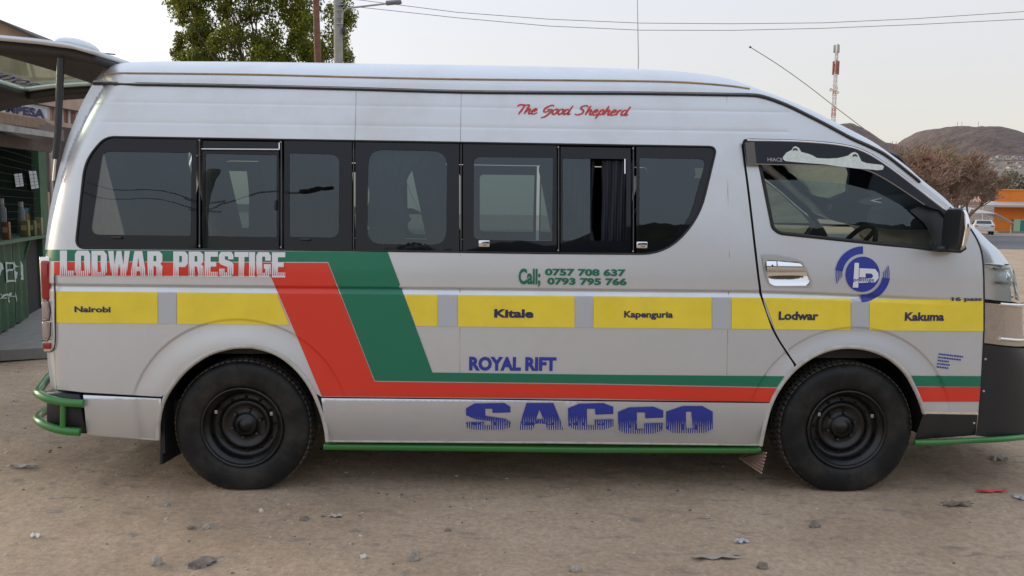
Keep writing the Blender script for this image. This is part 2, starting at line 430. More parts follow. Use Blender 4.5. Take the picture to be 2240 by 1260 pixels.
# opposite side (same car seen from behind it)
patch('side_panel', main_out, [win_hole], PAINT, van, 0, S, far=True, sp=.06)
patch('front_door', door_out, [dw], PAINT, van, 0, S, far=True, sp=.06)
patch('rocker_panel', [(703,871),(1000,874),(1400,879),(1688,882),(1664,972),(1200,967),(716,963)], [], PAINT, van, 0, S_sill, far=True, sp=.06)
patch('rear_sill_panel', [(182,864),(352,872),(352,890),(344,962),(190,949)], [], PAINT, van, 0, S_sill, far=True, sp=.06)
# inner lining behind both sides
lin_out = ([(118,850),(112,700),(116,560),(150,345),(215,205)] + [tuple(p+np.array([0, 6])) for p in GUT[3:-1]] + [(2085,470),(2125,530),(2130,760)]
    + [tuple(p) for p in ARF[::-1] if p[1] < 860] + [(1660,968),(716,960)] + [tuple(p) for p in ARR[::-1] if p[1] < 950] + [(345,940),(200,935)])
for fr in (False, True):
    patch('inner_lining', lin_out, [win_hole, dw], DARK, van, .035, S, far=fr, sp=.08)

# ---- windows: frit frames + panes
def yt(x): return 301+(x-230)*.0150
def yb(x): return 543+(x-165)*.0093
def band_piece(xa, xb):
    B = win_band; out = []
    # clip polygon to xa..xb (convex-ish), Sutherland-Hodgman
    def clip(P, x, keep_gt):
        o = []
        for i in range(len(P)):
            a = P[i-1]; b = P[i]; ia = (a[0] >= x) == keep_gt; ib = (b[0] >= x) == keep_gt
            if ia != ib: t = (x-a[0])/(b[0]-a[0]); o.append(a+(b-a)*t)
            if ib: o.append(b)
        return o
    P = [np.array(p) for p in B]
    P = clip(P, xa, True); P = clip(P, xb, False); return np.array(P)
def shrink(P, d):
    c = P.mean(0); e = P.max(0)-P.min(0); return c+(P-c)*(1-2*d/e)
panes = [ # xa, xb, inner hole, slider?
    (150, 432, round_poly([(225,331),(419,334),(417,516),(198,513)], [14,4,4,20], 5)),
    (441, 611, round_poly([(449,336),(605,339),(605,519),(449,516)], 4, 3)),
    (620, 771, round_poly([(633,335),(742,338),(741,520),(633,518)], [3,20,20,3], 5)),
    (776, 1006, round_poly([(806,327),(978,331),(976,536),(803,533)], 32, 6)),
    (1011, 1219, round_poly([(1037,343),(1210,345),(1208,527),(1036,524)], [14,4,4,14], 5)),
    (1225, 1381, round_poly([(1231,346),(1370,348),(1370,527),(1231,526)], 4, 3)),
    (1390, 1600, round_poly([(1399,345),(1545,348),(1508,478),(1455,534),(1399,531)], [3,16,24,24,3], 5))]
for i, (xa, xb, hole) in enumerate(panes):
    P = shrink(band_piece(xa, xb), 1.5)
    dd = .004 if i not in (1, 5) else .016
    for fr in (False, True):
        f = patch('window', P, [hole], BLACKG, van, dd, S, far=fr, sp=.06)
        if i == 5 and not fr:
            h2 = np.array([(1231,346),(1291,347),(1291,527),(1231,526)])   # slid half open
            patch('pane', h2, [], TINT, f, dd+.004, S, sp=.06)
        else:
            patch('pane', hole, [], TINT, f, dd+.003, S, far=fr, sp=.08)
for xs in (436.5, 615.5, 773.5, 1008.5, 1222, 1385.5):
    MB().tube(onS([(xs, yt(xs)+3), (xs+0, yb(xs)-3)], -.001), .0030, 6).build('window_divider', mat('grey_divider', (.07,.07,.075), .5), van)
# slider rails with broken chrome edge
MB().tube(onS([(441, 326),(612, 327)], .006), .004, 6).build('slider_rail', CHROME, van)
MB().tube(onS([(611, 312),(611, 326)], .002), .004, 6).build('slider_rail', CHROME, van)
MB().tube(onS([(1367, 348),(1367, 380)], .008), .004, 6).build('slider_rail', CHROME, van)
for x, y in ((436,307),(614,311),(436,538),(614,541),(1221,322),(1385,325),(1221,548),(1385,550)):
    c = onS([(x, y)], -.003)[0]; MB().lathe([(0,-.003),(.004,-.002),(.005,.002)], c, 'y', 10).build('screw', STEEL, van)
# latches (chrome) on the sliding panes and dark ones at the rear
for x, y, mm in ((1059,533,CHROME),(1404,536,CHROME),(255,520,BLKP),(668,524,BLKP)):
    c = onS([(x, y)], -.004)[0]
    l_ = MB().bbox(c, (.056,.016,.034) if mm is CHROME else (.05,.012,.012), .005).build('window_latch', mm, van)
    if mm is CHROME: MB().bbox(c+np.array([.004,-.009,-.004]), (.022,.008,.012), .003).build('latch_knob', STEEL, l_)
MB().lathe([(0,-.004),(.010,-.004),(.012,0)], (0,0,0), 'y', 14)
c = onS([(603,448)], .010)[0]; MB().bbox(c, (.014,.02,.05), .005).build('slider_grip', BLKP, van)
# ---- window rubber outline
W = [tuple(p) for p in win_band]+[tuple(win_band[0])]
MB().tube(onS(W, .001), .0055, 6, cap=False).build('window_seal', RUB, van)

# ---- door window: seal, pane, black quarter, visor
MB().tube(onS([tuple(p) for p in dw]+[tuple(dw[0])], .0015), .010, 6, cap=False).build('door_seal', RUB, door)
glz = round_poly([(1668,393),(1760,394),(1850,402),(1915,419),(1968,447),(2020,488),(2046,530),(2042,543),(1703,507),(1692,496)], [4,0,0,0,0,4,6,4,8,6], 3)
patch('window_pane', glz, [], CLEAR, door, .018, S, sp=.06)
patch('sail_panel', [(2010,452),(2060,466),(2092,500),(2066,549),(2044,546),(2047,528),(2022,488),(1990,460)], [], BLKP, door, .006, S, sp=.05)
patch('window_pane', dw, [], CLEAR, door, .018, S, far=True, sp=.08)
vis_top = [(1627,316),(1634,307),(1740,309),(1835,317),(1888,331),(1940,362),(2000,407),(2064,457)]
vis_bot = [(2052,459),(2022,448),(1985,423),(1940,394),(1900,374),(1860,366),(1780,362),(1700,360),(1634,359)]
SMOKE = glass('smoked_visor', (.10,.11,.12), .02, 1.5)
vis_poly = [tuple(p) for p in spline(vis_top, 3)]+[tuple(p) for p in spline(vis_bot, 3)]
def S_vis(x, z):
    P = S(x, z); return P-.024
visor = patch('wind_visor', vis_poly, [], mat('smoked_plastic', (.008,.010,.018), .10, 0, 0, spec=.3), door, 0, S_vis, sp=.04)
MB().tube(onS(spline(vis_top[1:], 4), -.022), .0052, 8).build('visor_trim', CHROME, visor)
MB().tube(onS(spline(vis_bot[1:], 4), -.024), .0028, 6).build('visor_edge', mat('visor_edge_tan', (.30,.26,.22), .3, .5), visor)
patch('visor_end', [(1630,312),(1650,310),(1655,358),(1634,358)], [], mat('visor_end_brown', (.10,.09,.08), .25), visor, -.027, S, sp=.05)
def c8(pts): return [(1620+x/4.308, 290+y/4.308) for x, y in pts]
sticker = c8([(400,230),(430,190),(480,165),(495,138),(520,128),(550,145),(572,182),(640,200),(680,215),(720,240),(820,245),(920,240),(1010,218),(1045,192),(1075,182),(1105,198),(1125,240),(1140,270),(1190,288),(1335,305),(1352,322),(1340,350),(1290,355),(1200,345),(1100,338),(920,318),(800,300),(600,285),(480,275),(420,268),(400,250)])
patch('torn_sticker', sticker, [], mat('white_torn_sticker', (.66,.72,.68), .7, var=.12, vscale=60), visor, -.028, S, sp=.02)
for ex, ey in ((515,160),(1078,217)):
    q = c8([(ex-22,ey),(ex-14,ey-12),(ex+10,ey-13),(ex+24,ey),(ex+24,ey+12),(ex+8,ey+4),(ex-8,ey+4),(ex-20,ey+14)])
    patch('sticker_mark', q, [], BLKP, visor, -.030, S, sp=.02)
lettering('lettering', 'HIACE', 1679, 345, 1712, 353, mat('dim_grey_print', (.4,.4,.42), .5), visor, .01, off=-.026-.003)

# ---- door handle
bez = round_poly(c7([(275,178),(600,180),(1010,262),(1215,330),(1330,560),(1450,860),(1400,925),(540,925),(430,850),(350,620)]), [4,0,3,5,0,6,4,8,6,0], 4)
def S_cup(x, z): return S(x, z)
hd = patch('door_handle', bez, [cup], mat('satin_chrome', (.66,.67,.66), .32, .9), door, -.006, S, sp=.02)
cxz = xz(cup).mean(0)
def S_bowl(x, z):
    d = np.sqrt(((x-cxz[0])/.115)**2+((z-cxz[1])/.07)**2)
    return S(x, z)+.026*np.clip(1-d**2, 0, 1)**.8
bw = patch('handle_cup', cup, [], CHROME, hd, -.002, S_bowl, sp=.012)
def S_bar(x, z):
    zc = xz(c7([(700,450)]))[0][1]; return S(x, z)-.020+.012*np.abs((z-zc)/.030)**2
patch('handle_grip', round_poly(c7([(632,330),(1180,385),(1310,578),(632,590)]), [1,6,3,1], 4), [], CHROME, hd, 0, S_bar, sp=.008)
patch('lock_cover', c7([(385,325),(612,330),(612,588),(400,580)]), [], CHROME, hd, 0, S_bar, sp=.008)
c = onS(c7([(520,430)]), -.018)[0]; MB().lathe([(0,-.002),(.005,-.002),(.006,.003)], c, 'y', 12).build('key_lock', BLKP, hd)

# ---- stripes and tapes
patch('green_stripe', [(98,546),(848,551),(883,644),(946,815),(1330,820),(1716,823),(1699,847),(1300,839),(820,833),(756,670),(718,573),(97,571)], [], GREEN, van, -.0026, sp=.02)
patch('red_stripe', [(118,573),(717,575),(819,835),(1300,841),(1698,849),(1686,880),(1300,872),(704,867),(650,738),(592,604),(118,602)], [], RED, van, -.0026, sp=.02)
patch('green_stripe', [(1994,822),(2146,823),(2145,846),(2005,845)], [], GREEN, door, -.0026, sp=.02)
patch('red_stripe', [(2006,846.5),(2145,847),(2142,879),(2016,879)], [], RED, door, -.0026, sp=.02)
def yy(x): return 637+(x-120)*.0092
def yellow(xa, xb, parent, xa2=None, xb2=None, m=None):
    return patch('yellow_tape' if m is None else 'grey_tape', [(xa, yy(xa)), (xb, yy(xb)), (xb2 or xb, yy(xb)+69), (xa2 or xa, yy(xa)+69)], [], m or YEL, parent, -.0030, sp=.025)
y1 = yellow(120, 345, van); yellow(387, 605, van, None, 633); yellow(884, 957, van, 910); y3 = yellow(1002, 1257, van); y4 = yellow(1298, 1557, van)
yellow(1600, 1664, van, None, 1688); y5 = yellow(1671, 1861, door, 1696); y6 = yellow(1902, 2151, door)
for a, b, p in ((346,386,van),(958,1000,van),(1258,1297,van),(1558,1599,van),(1862,1901,door)):
    yellow(a, b, p, m=GREYT)
lettering('lettering', 'Nairobi', 163, 670, 242, 683, NAVY, van, .035, off=-.005)
lettering('lettering', 'Kitale', 1081, 676, 1167, 695, NAVY, van, .045, off=-.005)
lettering('lettering', 'Kapenguria', 1365, 680, 1472, 699, NAVY, van, .035, off=-.005)
lettering('lettering', 'Lodwar', 1703, 681, 1790, 700, NAVY, door, .04, off=-.005)
lettering('lettering', 'Kakuma', 1979, 683, 2065, 702, NAVY, door, .04, off=-.005)
lettering('lettering', '16 pass', 2082, 650, 2148, 661, NAVY, door, .03, off=-.0055)
lettering('lettering', 'ROYAL RIFT', 1026, 780, 1217, 811, BLUE, van, .05)
lettering('lettering', 'Call;', 1134, 587, 1182, 628, GRNT, van, .035)
lettering('lettering', '0757 708 637', 1192, 587, 1369, 603, GRNT, van, .045)
lettering('lettering', '0793 795 766', 1197, 607, 1371, 623, GRNT, van, .045)
# drippy white title with combed feet
BL = {
 'L': ([(0,1),(.42,1),(.42,.2),(.85,.2),(.85,0),(0,0)], [], .88),
 'O': ([(0,.14),(.12,0),(.78,0),(.9,.14),(.9,.86),(.78,1),(.12,1),(0,.86)], [[(.36,.2),(.54,.2),(.54,.8),(.36,.8)]], .97),
 'D': ([(0,0),(.72,0),(.9,.16),(.9,.84),(.72,1),(0,1)], [[(.36,.16),(.54,.16),(.54,.82),(.36,.82)]], .97),
 'W': ([(0,1),(.32,1),(.38,.45),(.5,1),(.78,1),(.9,.45),(.96,1),(1.28,1),(1.07,0),(.75,0),(.64,.5),(.53,0),(.21,0)], [], 1.30),
 'A': ([(0,0),(.24,1),(.70,1),(.94,0),(.6,0),(.57,.2),(.37,.2),(.34,0)], [[(.40,.38),(.54,.38),(.47,.75)]], 1.0),
 'R': ([(0,0),(0,1),(.7,1),(.88,.88),(.88,.58),(.75,.5),(.88,.42),(.9,0),(.55,0),(.52,.38),(.36,.42),(.36,0)], [[(.36,.6),(.52,.6),(.52,.82),(.36,.82)]], .96),
 'P': ([(0,0),(0,1),(.72,1),(.88,.86),(.88,.52),(.72,.38),(.36,.38),(.36,0)], [[(.361,.56),(.52,.56),(.52,.82),(.361,.82)]], .93),
 'E': ([(0,0),(0,1),(.8,1),(.8,.8),(.36,.8),(.36,.6),(.7,.6),(.7,.41),(.36,.41),(.36,.2),(.8,.2),(.8,0)], [], .86),
 'S': ([(0,.12),(.12,0),(.75,0),(.88,.14),(.88,.5),(.78,.6),(.36,.7),(.36,.82),(.55,.82),(.55,.7),(.88,.7),(.88,.86),(.75,1),(.12,1),(0,.87),(0,.6),(.1,.5),(.52,.4),(.52,.18),(.34,.18),(.34,.33),(0,.33)], [], .94),
 'T': ([(0,1),(.85,1),(.85,.8),(.6,.8),(.6,0),(.25,0),(.25,.8),(0,.8)], [], .88),
 'I': ([(0,0),(0,1),(.36,1),(.36,0)], [], .43),
 'G': ([(.88,.14),(.75,0),(.12,0),(0,.14),(0,.86),(.12,1),(.75,1),(.88,.86),(.88,.66),(.54,.66),(.54,.82),(.36,.82),(.36,.18),(.54,.18),(.54,.34),(.46,.34),(.46,.52),(.88,.52)], [], .95)}
for wd_, x0_, x1_, yt_, yb_ in (('LODWAR', 131, 356, 548, 603), ('PRESTIGE', 379, 624, 550, 605)):
    tot = sum(BL[c][2] for c in wd_)-.06; k_ = (x1_-x0_)/tot; cx_ = x0_
    for c in wd_:
        o_, hs_, ad = BL[c]; f_ = lambda P: [(cx_+p[0]*k_, yb_-(yb_-yt_)*p[1]+(cx_-x0_)*.0085) for p in P]
        patch('letter', f_(o_), [f_(h) for h in hs_], WHT, van, -.0045, sp=.03); cx_ += ad*k_
mb = MB()
for x in np.arange(134, 622, 4.6):
    if 358 < x < 378: continue
    h = 583+random.uniform(-7, 5); q = onS([(x-.1, h), (x+1.1, 603), (x-1.1, 603)], -.0058)
    mb.add(q, [(0,1,2)])
mb.build('lettering_comb', RED, van)['kind'] = 'stuff'
def c4(pts): return [(960+x/3.0, 560+y/3.0) for x, y in pts]
Sx = [(178,1000),(235,968),(430,965),(470,990),(470,1027),(352,1030),(350,1003),(305,1003),(305,1050),(440,1070),(470,1090),(470,1125),(420,1142),(230,1142),(180,1125),(178,1092),(300,1088),(300,1112),(345,1112),(345,1085),(240,1072),(178,1045)]
Ax = [(575,965),(752,965),(800,1085),(815,1142),(712,1142),(700,1100),(632,1100),(615,1142),(530,1142),(538,1085)]
Cx = [(847,1000),(920,970),(1080,965),(1145,990),(1145,1037),(1027,1042),(1025,1003),(972,1003),(972,1112),(1020,1112),(1020,1075),(1145,1072),(1145,1118),(1080,1142),(900,1142),(850,1118)]
C2 = [(x+328, y+24) for x, y in Cx]
Ox = [(1492,1022),(1600,985),(1730,985),(1798,1022),(1798,1135),(1740,1162),(1540,1162),(1492,1135)]
for P, H in ((Sx, []), (Ax, [[(660,1008),(638,1072),(686,1072)]]), (Cx, []), (C2, []), (Ox, [[(1622,1022),(1622,1132),(1668,1132),(1657,1022)]])):
    patch('lettering', c4(P), [c4(h) for h in H], BLUE, van, -.004, S_sill, sp=.03)
mb = MB()
for x in np.arange(180, 1800, 14.5):
    dy = 24 if x > 1160 else 0
    q = onS(c4([(x, 1052+dy+random.uniform(-8, 10)), (x+4, 1150+dy), (x-4, 1150+dy)]), -.0055, S_sill)
    mb.add(q, [(0,1,2)])
mb.build('lettering_comb', PAINT, van)['kind'] = 'stuff'
# script lettering
GL = {
 'T': ([[(-.15,1.35),(-.05,1.62),(.35,1.66),(.75,1.60),(1.15,1.72)], [(.62,1.62),(.55,.9),(.42,.3),(.38,-.1)]], 1.0),
 'h': ([[(.0,0),(.08,.9),(.18,1.65)], [(.03,.25),(.28,.92),(.48,.82),(.46,.3),(.58,.0),(.8,.2)]], .78),
 'e': ([[(0,.45),(.32,.55),(.46,.8),(.32,.98),(.1,.8),(.0,.4),(.12,.05),(.38,.03),(.66,.28)]], .66),
 'G': ([[(1.0,1.45),(.8,1.68),(.45,1.5),(.1,1.0),(.08,.55),(.35,.4),(.75,.75)], [(.4,.85),(.95,.85),(.80,.1),(.45,-.5),(.05,-.65)]], 1.12),
 'o': ([[(.3,.98),(.06,.75),(.03,.3),(.22,.0),(.48,.22),(.52,.7),(.3,.98),(.7,.85)]], .68),
 'd': ([[(.5,.85),(.2,.92),(.0,.4),(.14,.02),(.42,.25),(.58,.8)], [(.72,1.65),(.58,.8),(.52,.2),(.62,.0),(.84,.2)]], .86),
 'S': ([[(1.05,1.42),(.85,1.7),(.4,1.55),(.32,1.15),(.7,.8),(.72,.3),(.3,-.02),(-.15,.12)]], 1.15),
 'p': ([[(.14,1.0),(.05,.2),(-.08,-.65)], [(.08,.55),(.34,.98),(.54,.7),(.44,.15),(.12,.1)]], .70),
 'r': ([[(.0,0),(.1,.95)], [(.06,.5),(.26,.92),(.5,.9)]], .56)}
SV = []; SF = []; cx_ = 0
for ch in 'The Good Shepherd':
    if ch == ' ': cx_ += .62; continue
    st, adv = GL[ch]; V, F = stroke_geo([[(x+cx_+y*.28, y) for x, y in s] for s in st], .125); b = len(SV)
    SV += V; SF += [tuple(b+i for i in f) for f in F]; cx_ += adv
place_letter('lettering', np.array(SV), SF, 1131, 227, 1381, 257, REDT, van)
# round emblem on the door
LC = xz([(1886.5, 600)])[0]; U = 1/426.0
def S_arc(r0, r1, a0, a1, n=22):
    P = [(LC[0]+r1*U*math.cos(R(a0+(a1-a0)*i/n)), LC[1]+r1*U*math.sin(R(a0+(a1-a0)*i/n))) for i in range(n+1)]
    P += [(LC[0]+r0*U*math.cos(R(a1-(a1-a0)*i/n)), LC[1]+r0*U*math.sin(R(a1-(a1-a0)*i/n))) for i in range(n+1)]
    return np.array(P)
dc = [(LC[0]+37*U*math.cos(a), LC[1]+38*U*math.sin(a)) for a in np.linspace(0, 2*math.pi, 40)[:-1]]
em = patch('emblem', dc, [], BLUE, door, -.004, space='xz', sp=.03)
patch('emblem_arc', S_arc(44, 60, 90, 172), [], BLUE, em, -.004, space='xz', sp=.03)
patch('emblem_arc', S_arc(44, 60, 270, 352), [], BLUE, em, -.004, space='xz', sp=.03)
for k in range(4):
    r0 = 45+4*k
    patch('emblem_arc', S_arc(r0, r0+1.6, 172, 188+4*k, 8), [], BLUE, em, -.004, space='xz', sp=.03)
    patch('emblem_arc', S_arc(r0, r0+1.6, -8, 8+4*k, 8), [], BLUE, em, -.004, space='xz', sp=.03)
def lp(pts): return np.array([(LC[0]+(x-450)/4.2*U, LC[1]-(y-335)/4.2*U) for x, y in pts])
patch('emblem_letter', lp([(372,232),(412,232),(412,455),(362,455)]), [], WHT, em, -.0055, space='xz', sp=.03)
patch('emblem_letter', lp([(418,318),(470,362),(470,362),(418,362)]), [], WHT, em, -.0055, space='xz', sp=.03)
patch('emblem_letter', lp([(418,280),(560,285),(590,320),(596,365),(565,405),(418,412),(418,375),(530,370),(545,350),(530,328),(475,325),(475,362),(418,362)]), [], WHT, em, -.0055, space='xz', sp=.03)
V_, F_ = text_geo('prestige', .01)
place_letter('lettering', V_, F_, 1867, 608, 1912, 618, BLUE, door, -.0065)
# little illegible blue sign-writer mark
mb = MB()
for ln, (xa, xb) in enumerate(((2055,2108),(2053,2098),(2052,2076),(2051,2076),(2050,2074))):
    x = xa
    while x < xb:
        wd = random.uniform(2, 5); y0 = 773+ln*7+(x-xa)*.12
        mb.add(onS([(x, y0), (x+wd, y0+.3), (x+wd-.6, y0+3.6), (x-.6, y0+3.2)], -.004), [(0,1,2,3)]); x += wd+1.3
mb.build('small_print', BLUE, door)['kind'] = 'stuff'
# ---- seams and faint film joints
def seamline(pts, wd, m, parent, off=-.0012, fn=None, name='panel_seam'):
    return MB().tube(onS(pts, off, fn), wd, 4, cap=False).build(name, m, parent)
seamline([(779,200),(778,260),(776,308)], .0012, LINE, van, 0)
seamline([(1009,204),(1008,260),(1007,312)], .0012, LINE, van, 0)
seamline([(1007,556),(1006,640)], .0012, LINE, van, 0)
seamline([(1006,716),(1006,815)], .0012, LINE, van, 0)
seamline([(1590,210),(1592,420),(1596,560),(1594,645)], .0012, LINE, van, 0)
seamline([(1592,722),(1590,820)], .0012, LINE, van, 0)
seamline([(1006,876),(1004,965)], .0012, LINE, van, 0, S_sill)
seamline([(1588,882),(1588,968)], .0012, LINE, van, 0, S_sill)
seamline([(118,605),(119,700),(120,780),(124,850)], .0014, LINE, van, 0)
# arch trims
for A, pn in ((ARR, van), (ARF, van)):
    MB().tube(onS(A, -.004), .0105, 8).build('wheel_arch_trim', TRIM, pn)
MB().tube(onS([(716,965),(1200,968),(1662,973)], .0, S_sill), .006, 8).build('sill_trim', TRIM, van)
MB().tube(onS([(196,950),(344,962)], .004, S_sill), .005, 8).build('sill_trim', TRIM, van)

# ---- roof and nose: lofts between an edge line and a centre line
pairs = [ # edge px, silhouette px, y guess
 ((204,184),(213,168)), ((220,185),(246,142)), ((255,185),(300,135.5)), ((330,186),(380,134)), ((560,190),(560,135)), ((800,196),(800,139)), ((1010,202),(1010,142)),
 ((1220,204),(1220,146)), ((1400,205),(1400,151)), ((1500,206.5),(1495,156)), ((1600,208),(1590,171)), ((1671,213),(1657,194)), ((1719,230),(1710,213)), ((1767,253),(1771,239)),
 ((1814,277),(1833,270)), ((1862,303),(1880,295)), ((1900,320),(1921,317)), ((1935,338),(1943,334)), ((1965,360),(1975,355)), ((2000,388),(2010,383)), ((2040,421),(2050,416)), ((2078,452),(2090,445))]
def g_of(t, p): return (1-(1-t)**p)**(1/p)
TS = np.concatenate([[0, .004, .012, .025, .045], np.linspace(.07, 1, 24)])
def loft_rows(pairs, fn=None, p=2.5, edge_off=.002, mult=None):
    rows = []
    for e, s in pairs:
        E = onS([e], edge_off, fn)[0]; s = np.array(s, float); e = np.array(e, float); dirp = s-e; L = np.linalg.norm(dirp); dirp /= L
        Cg = on_y([s], .35)[0]; d = np.array([Cg[0]-E[0], 0, Cg[2]-E[2]]); mlt = 1.2
        for it in range(40):
            T = TS; Y = E[1]+T*(.94-E[1]); g = g_of(T, p)
            P = np.stack([E[0]+mlt*d[0]*g, Y, E[2]+mlt*d[2]*g], 1)
            ext = ((project(P)-e)@dirp).max(); mlt *= (1+.5*(L/max(ext, .3*L)-1)) if ext > 0 else 1.3
            mlt = min(max(mlt, .2), 5)
        rows.append((E, np.array([E[0]+mlt*d[0], .94, E[2]+mlt*d[2]])))
    if DBG: print('LOFT', [(round(float(r[0][0]),2), round(float(r[0][2]),2), round(float(r[1][0]),2), round(float(r[1][2]),2)) for r in rows])
    return rows
def resample(rows, k):
    Es = spline([r[0] for r in rows], k); Cs = spline([r[1] for r in rows], k); return Es, Cs
def loft_mesh(name, Es, Cs, p, m, parent, t0=0, t1=1, off=0.0, both=True, crown=0.0):
    T = np.unique(np.concatenate([TS[(TS > t0) & (TS < t1)], [t0, t1]]))
    G = []
    for E, C in zip(Es, Cs):
        Y = E[1]+T*(.94-E[1]); g = g_of(T, p); row = np.stack([E[0]+(C[0]-E[0])*g, Y, E[2]+(C[2]-E[2])*g], 1)
        G.append(row)
    G = np.array(G)
    if both and t1 >= .999:
        Gm = G[:, ::-1][:, 1:].copy(); Gm[:, :, 1] = 1.88-Gm[:, :, 1]; G = np.concatenate([G, Gm], 1)
    if off:
        du = np.gradient(G, axis=0); dv = np.gradient(G, axis=1); N = np.cross(du, dv); N /= np.linalg.norm(N, axis=2)[:, :, None]+1e-12
        if N[:, :, 2].mean() + N[:, :, 0].mean() < 0: N = -N
        G = G+N*off
    a, b = G.shape[:2]; V = G.reshape(-1, 3)
    F = [(i*b+j, i*b+j+1, (i+1)*b+j+1, (i+1)*b+j) for i in range(a-1) for j in range(b-1)]
    mb = MB().add(V, F, True); o = mb.build(name, m, parent); return o, G
SIL = np.array([(190,190),(205,178),(213,166),(228,152),(246,142),(270,137),(300,135.5),(380,134),(560,135),(800,139),(1010,142),(1220,146),(1400,151),(1500,157),(1550,163),(1600,173),(1657,194),(1710,213),(1771,239),(1833,270),(1880,294),(1921,317),(1943,333),(1990,369),(2038,412),(2077,441),(2115,484),(2300,690)], float)
def roof_rows(edges, p=2.5):
    rows = []
    for e, dx in edges:
        E = onS([e], .002)[0]; lo, hi = -.5, .7
        for it in range(34):
            h = (lo+hi)/2; g = g_of(TS, p); P = np.stack([E[0]+dx*g, E[1]+TS*(.94-E[1]), E[2]+h*g], 1); q = project(P)
            ex = (np.interp(q[:, 0], SIL[:, 0], SIL[:, 1])-q[:, 1])[2:].max()
            if ex > 0: hi = h
            else: lo = h
        rows.append((E, np.array([E[0]+dx, .94, E[2]+h])))
    if DBG: print('ROOF', [(round(float(r[0][0]),2), round(float(r[0][2]),2), round(float(r[1][0]),2), round(float(r[1][2]),2)) for r in rows])
    return rows
edges = [((203.5,184),-.07), ((212,184.5),-.07), ((232,185),-.06), ((262,185),-.04), ((330,186),0), ((560,190),0), ((800,196),0), ((1010,202),0), ((1220,204),0), ((1400,205),0), ((1500,206.5),.01),
 ((1600,208),.03), ((1671,213),.05), ((1719,230),.07), ((1767,253),.09), ((1814,277),.10), ((1862,303),.11), ((1900,320),.13), ((1935,338),.15), ((1965,360),.17), ((2000,388),.19), ((2040,421),.21), ((2078,452),.23)]
rows = roof_rows(edges)
Es, Cs = resample(rows, 4)
NR = len(Es); k_ws = 4*16    # start of windscreen
Cs[:, 2] = Cs[:, 2]
roof, G = loft_mesh('roof', Es[:k_ws+1], Cs[:k_ws+1], 2.5, PAINT, van)
loft_mesh('windscreen_frame', Es[k_ws:], Cs[k_ws:], 2.5, PAINT, van, 0, .09, both=True)
loft_mesh('windscreen', Es[k_ws:], Cs[k_ws:], 2.5, CLEAR, van, .09, 1, off=-.004)
# far A-pillar strip
o_, g_ = loft_mesh('pil', Es[k_ws:], Cs[k_ws:], 2.5, PAINT, van, 0, .09); 
V = g_.copy(); V[:, :, 1] = 1.88-V[:, :, 1]; bpy.data.objects.remove(o_)
a, b = V.shape[:2]; MB().add(V.reshape(-1, 3), [(i*b+j, i*b+j+1, (i+1)*b+j+1, (i+1)*b+j) for i in range(a-1) for j in range(b-1)], True).build('windscreen_frame', PAINT, van)
# gutter dark line and tan trim on the roof side
gl = onS(GUT[:int(len(GUT)*.93)], -.004); MB().tube(gl, .0062, 8).build('roof_gutter', BLKP, van)
gl2 = gl.copy(); gl2[:, 2] += .013; gl2[:, 1] += .006
MB().tube(gl2, .0035, 6).build('gutter_lip', PAINT, van)
tl = spline([(228,163),(250,160.5),(300,160),(560,163),(800,169),(1010,173),(1220,175),(1400,177),(1500,180),(1590,187),(1640,194)], 6)
# drop the trim onto the roof surface: nearest roof mesh vertex row by projection
from mathutils.bvhtree import BVHTree
_a, _b = G.shape[:2]; bv = BVHTree.FromPolygons([Vector(q) for q in G.reshape(-1, 3)], [(i*_b+j, i*_b+j+1, (i+1)*_b+j+1, (i+1)*_b+j) for i in range(_a-1) for j in range(_b-1)])
tp = []
for q in tl:
    hit = bv.ray_cast(Vector(EYE), Vector(rays([q])[0]).normalized())[0]
    if hit is not None: tp.append(hit+(Vector(EYE)-hit).normalized()*.003)
MB().tube(tp, .0048, 6).build('roof_trim_strip', RAIL, van)

# nose
def sub(pr): return resample(loft_rows(pr, p=2.3), 4)
np_ = [((2098,482),(2112,484)),((2123,503),(2137,500)),((2137,526),(2160,522)),((2146,550),(2188,548)),((2150,575),(2209,575))]
E2, C2_ = sub(np_); # chrome shoulder
loft_mesh('front_shoulder_trim', E2, C2_, 2.3, mat('pale_chrome', (.62,.66,.72), .22, .85), van, 0, .22, both=False)
loft_mesh('bonnet_panel', E2, C2_, 2.3, PAINT, van, .22, 1)
E3, C3_ = sub([((2150,577),(2210,577)),((2152,590),(2219,592)),((2153,625),(2227,625)),((2153,655),(2230,656))])
_rw = []
for E_, C_, p_ in ((Es[-1], Cs[-1], 2.5), (E2[0], C2_[0], 2.3)):
    g_ = g_of(TS, p_); q_ = np.stack([E_[0]+(C_[0]-E_[0])*g_, E_[1]+TS*(.94-E_[1]), E_[2]+(C_[2]-E_[2])*g_-.003], 1); m_ = q_[::-1][1:].copy(); m_[:, 1] = 1.88-m_[:, 1]; _rw.append(np.concatenate([q_, m_]))
MB().add(np.concatenate(_rw), [(j, j+1, len(_rw[0])+j+1, len(_rw[0])+j) for j in range(len(_rw[0])-1)], True).build('cowl', BLKP, van)
hl, HG = loft_mesh('headlight', E3, C3_, 2.3, mat('lamp_reflector', (.72,.70,.67), .3, .35), van, 0, .34, off=-.035, both=False)
loft_mesh('headlight_lens', E3, C3_, 2.3, LENSC, hl, 0.004, .34, both=False)
for q, (tx, sz) in enumerate(((.10,.026),(.22,.030))):
    T = tx; i = len(E3)//2
    Yv = E3[i][1]+T*(.94-E3[i][1]); g = g_of(np.array([T]), 2.3)[0]; c = (E3[i][0]+(C3_[i][0]-E3[i][0])*g-.035, Yv+.02, E3[i][2]+(C3_[i][2]-E3[i][2])*g)
    MB().lathe([(0,.0),(sz,.01),(sz+.008,.03)], c, 'y', 20).build('headlight_bulb', CHROME, hl)
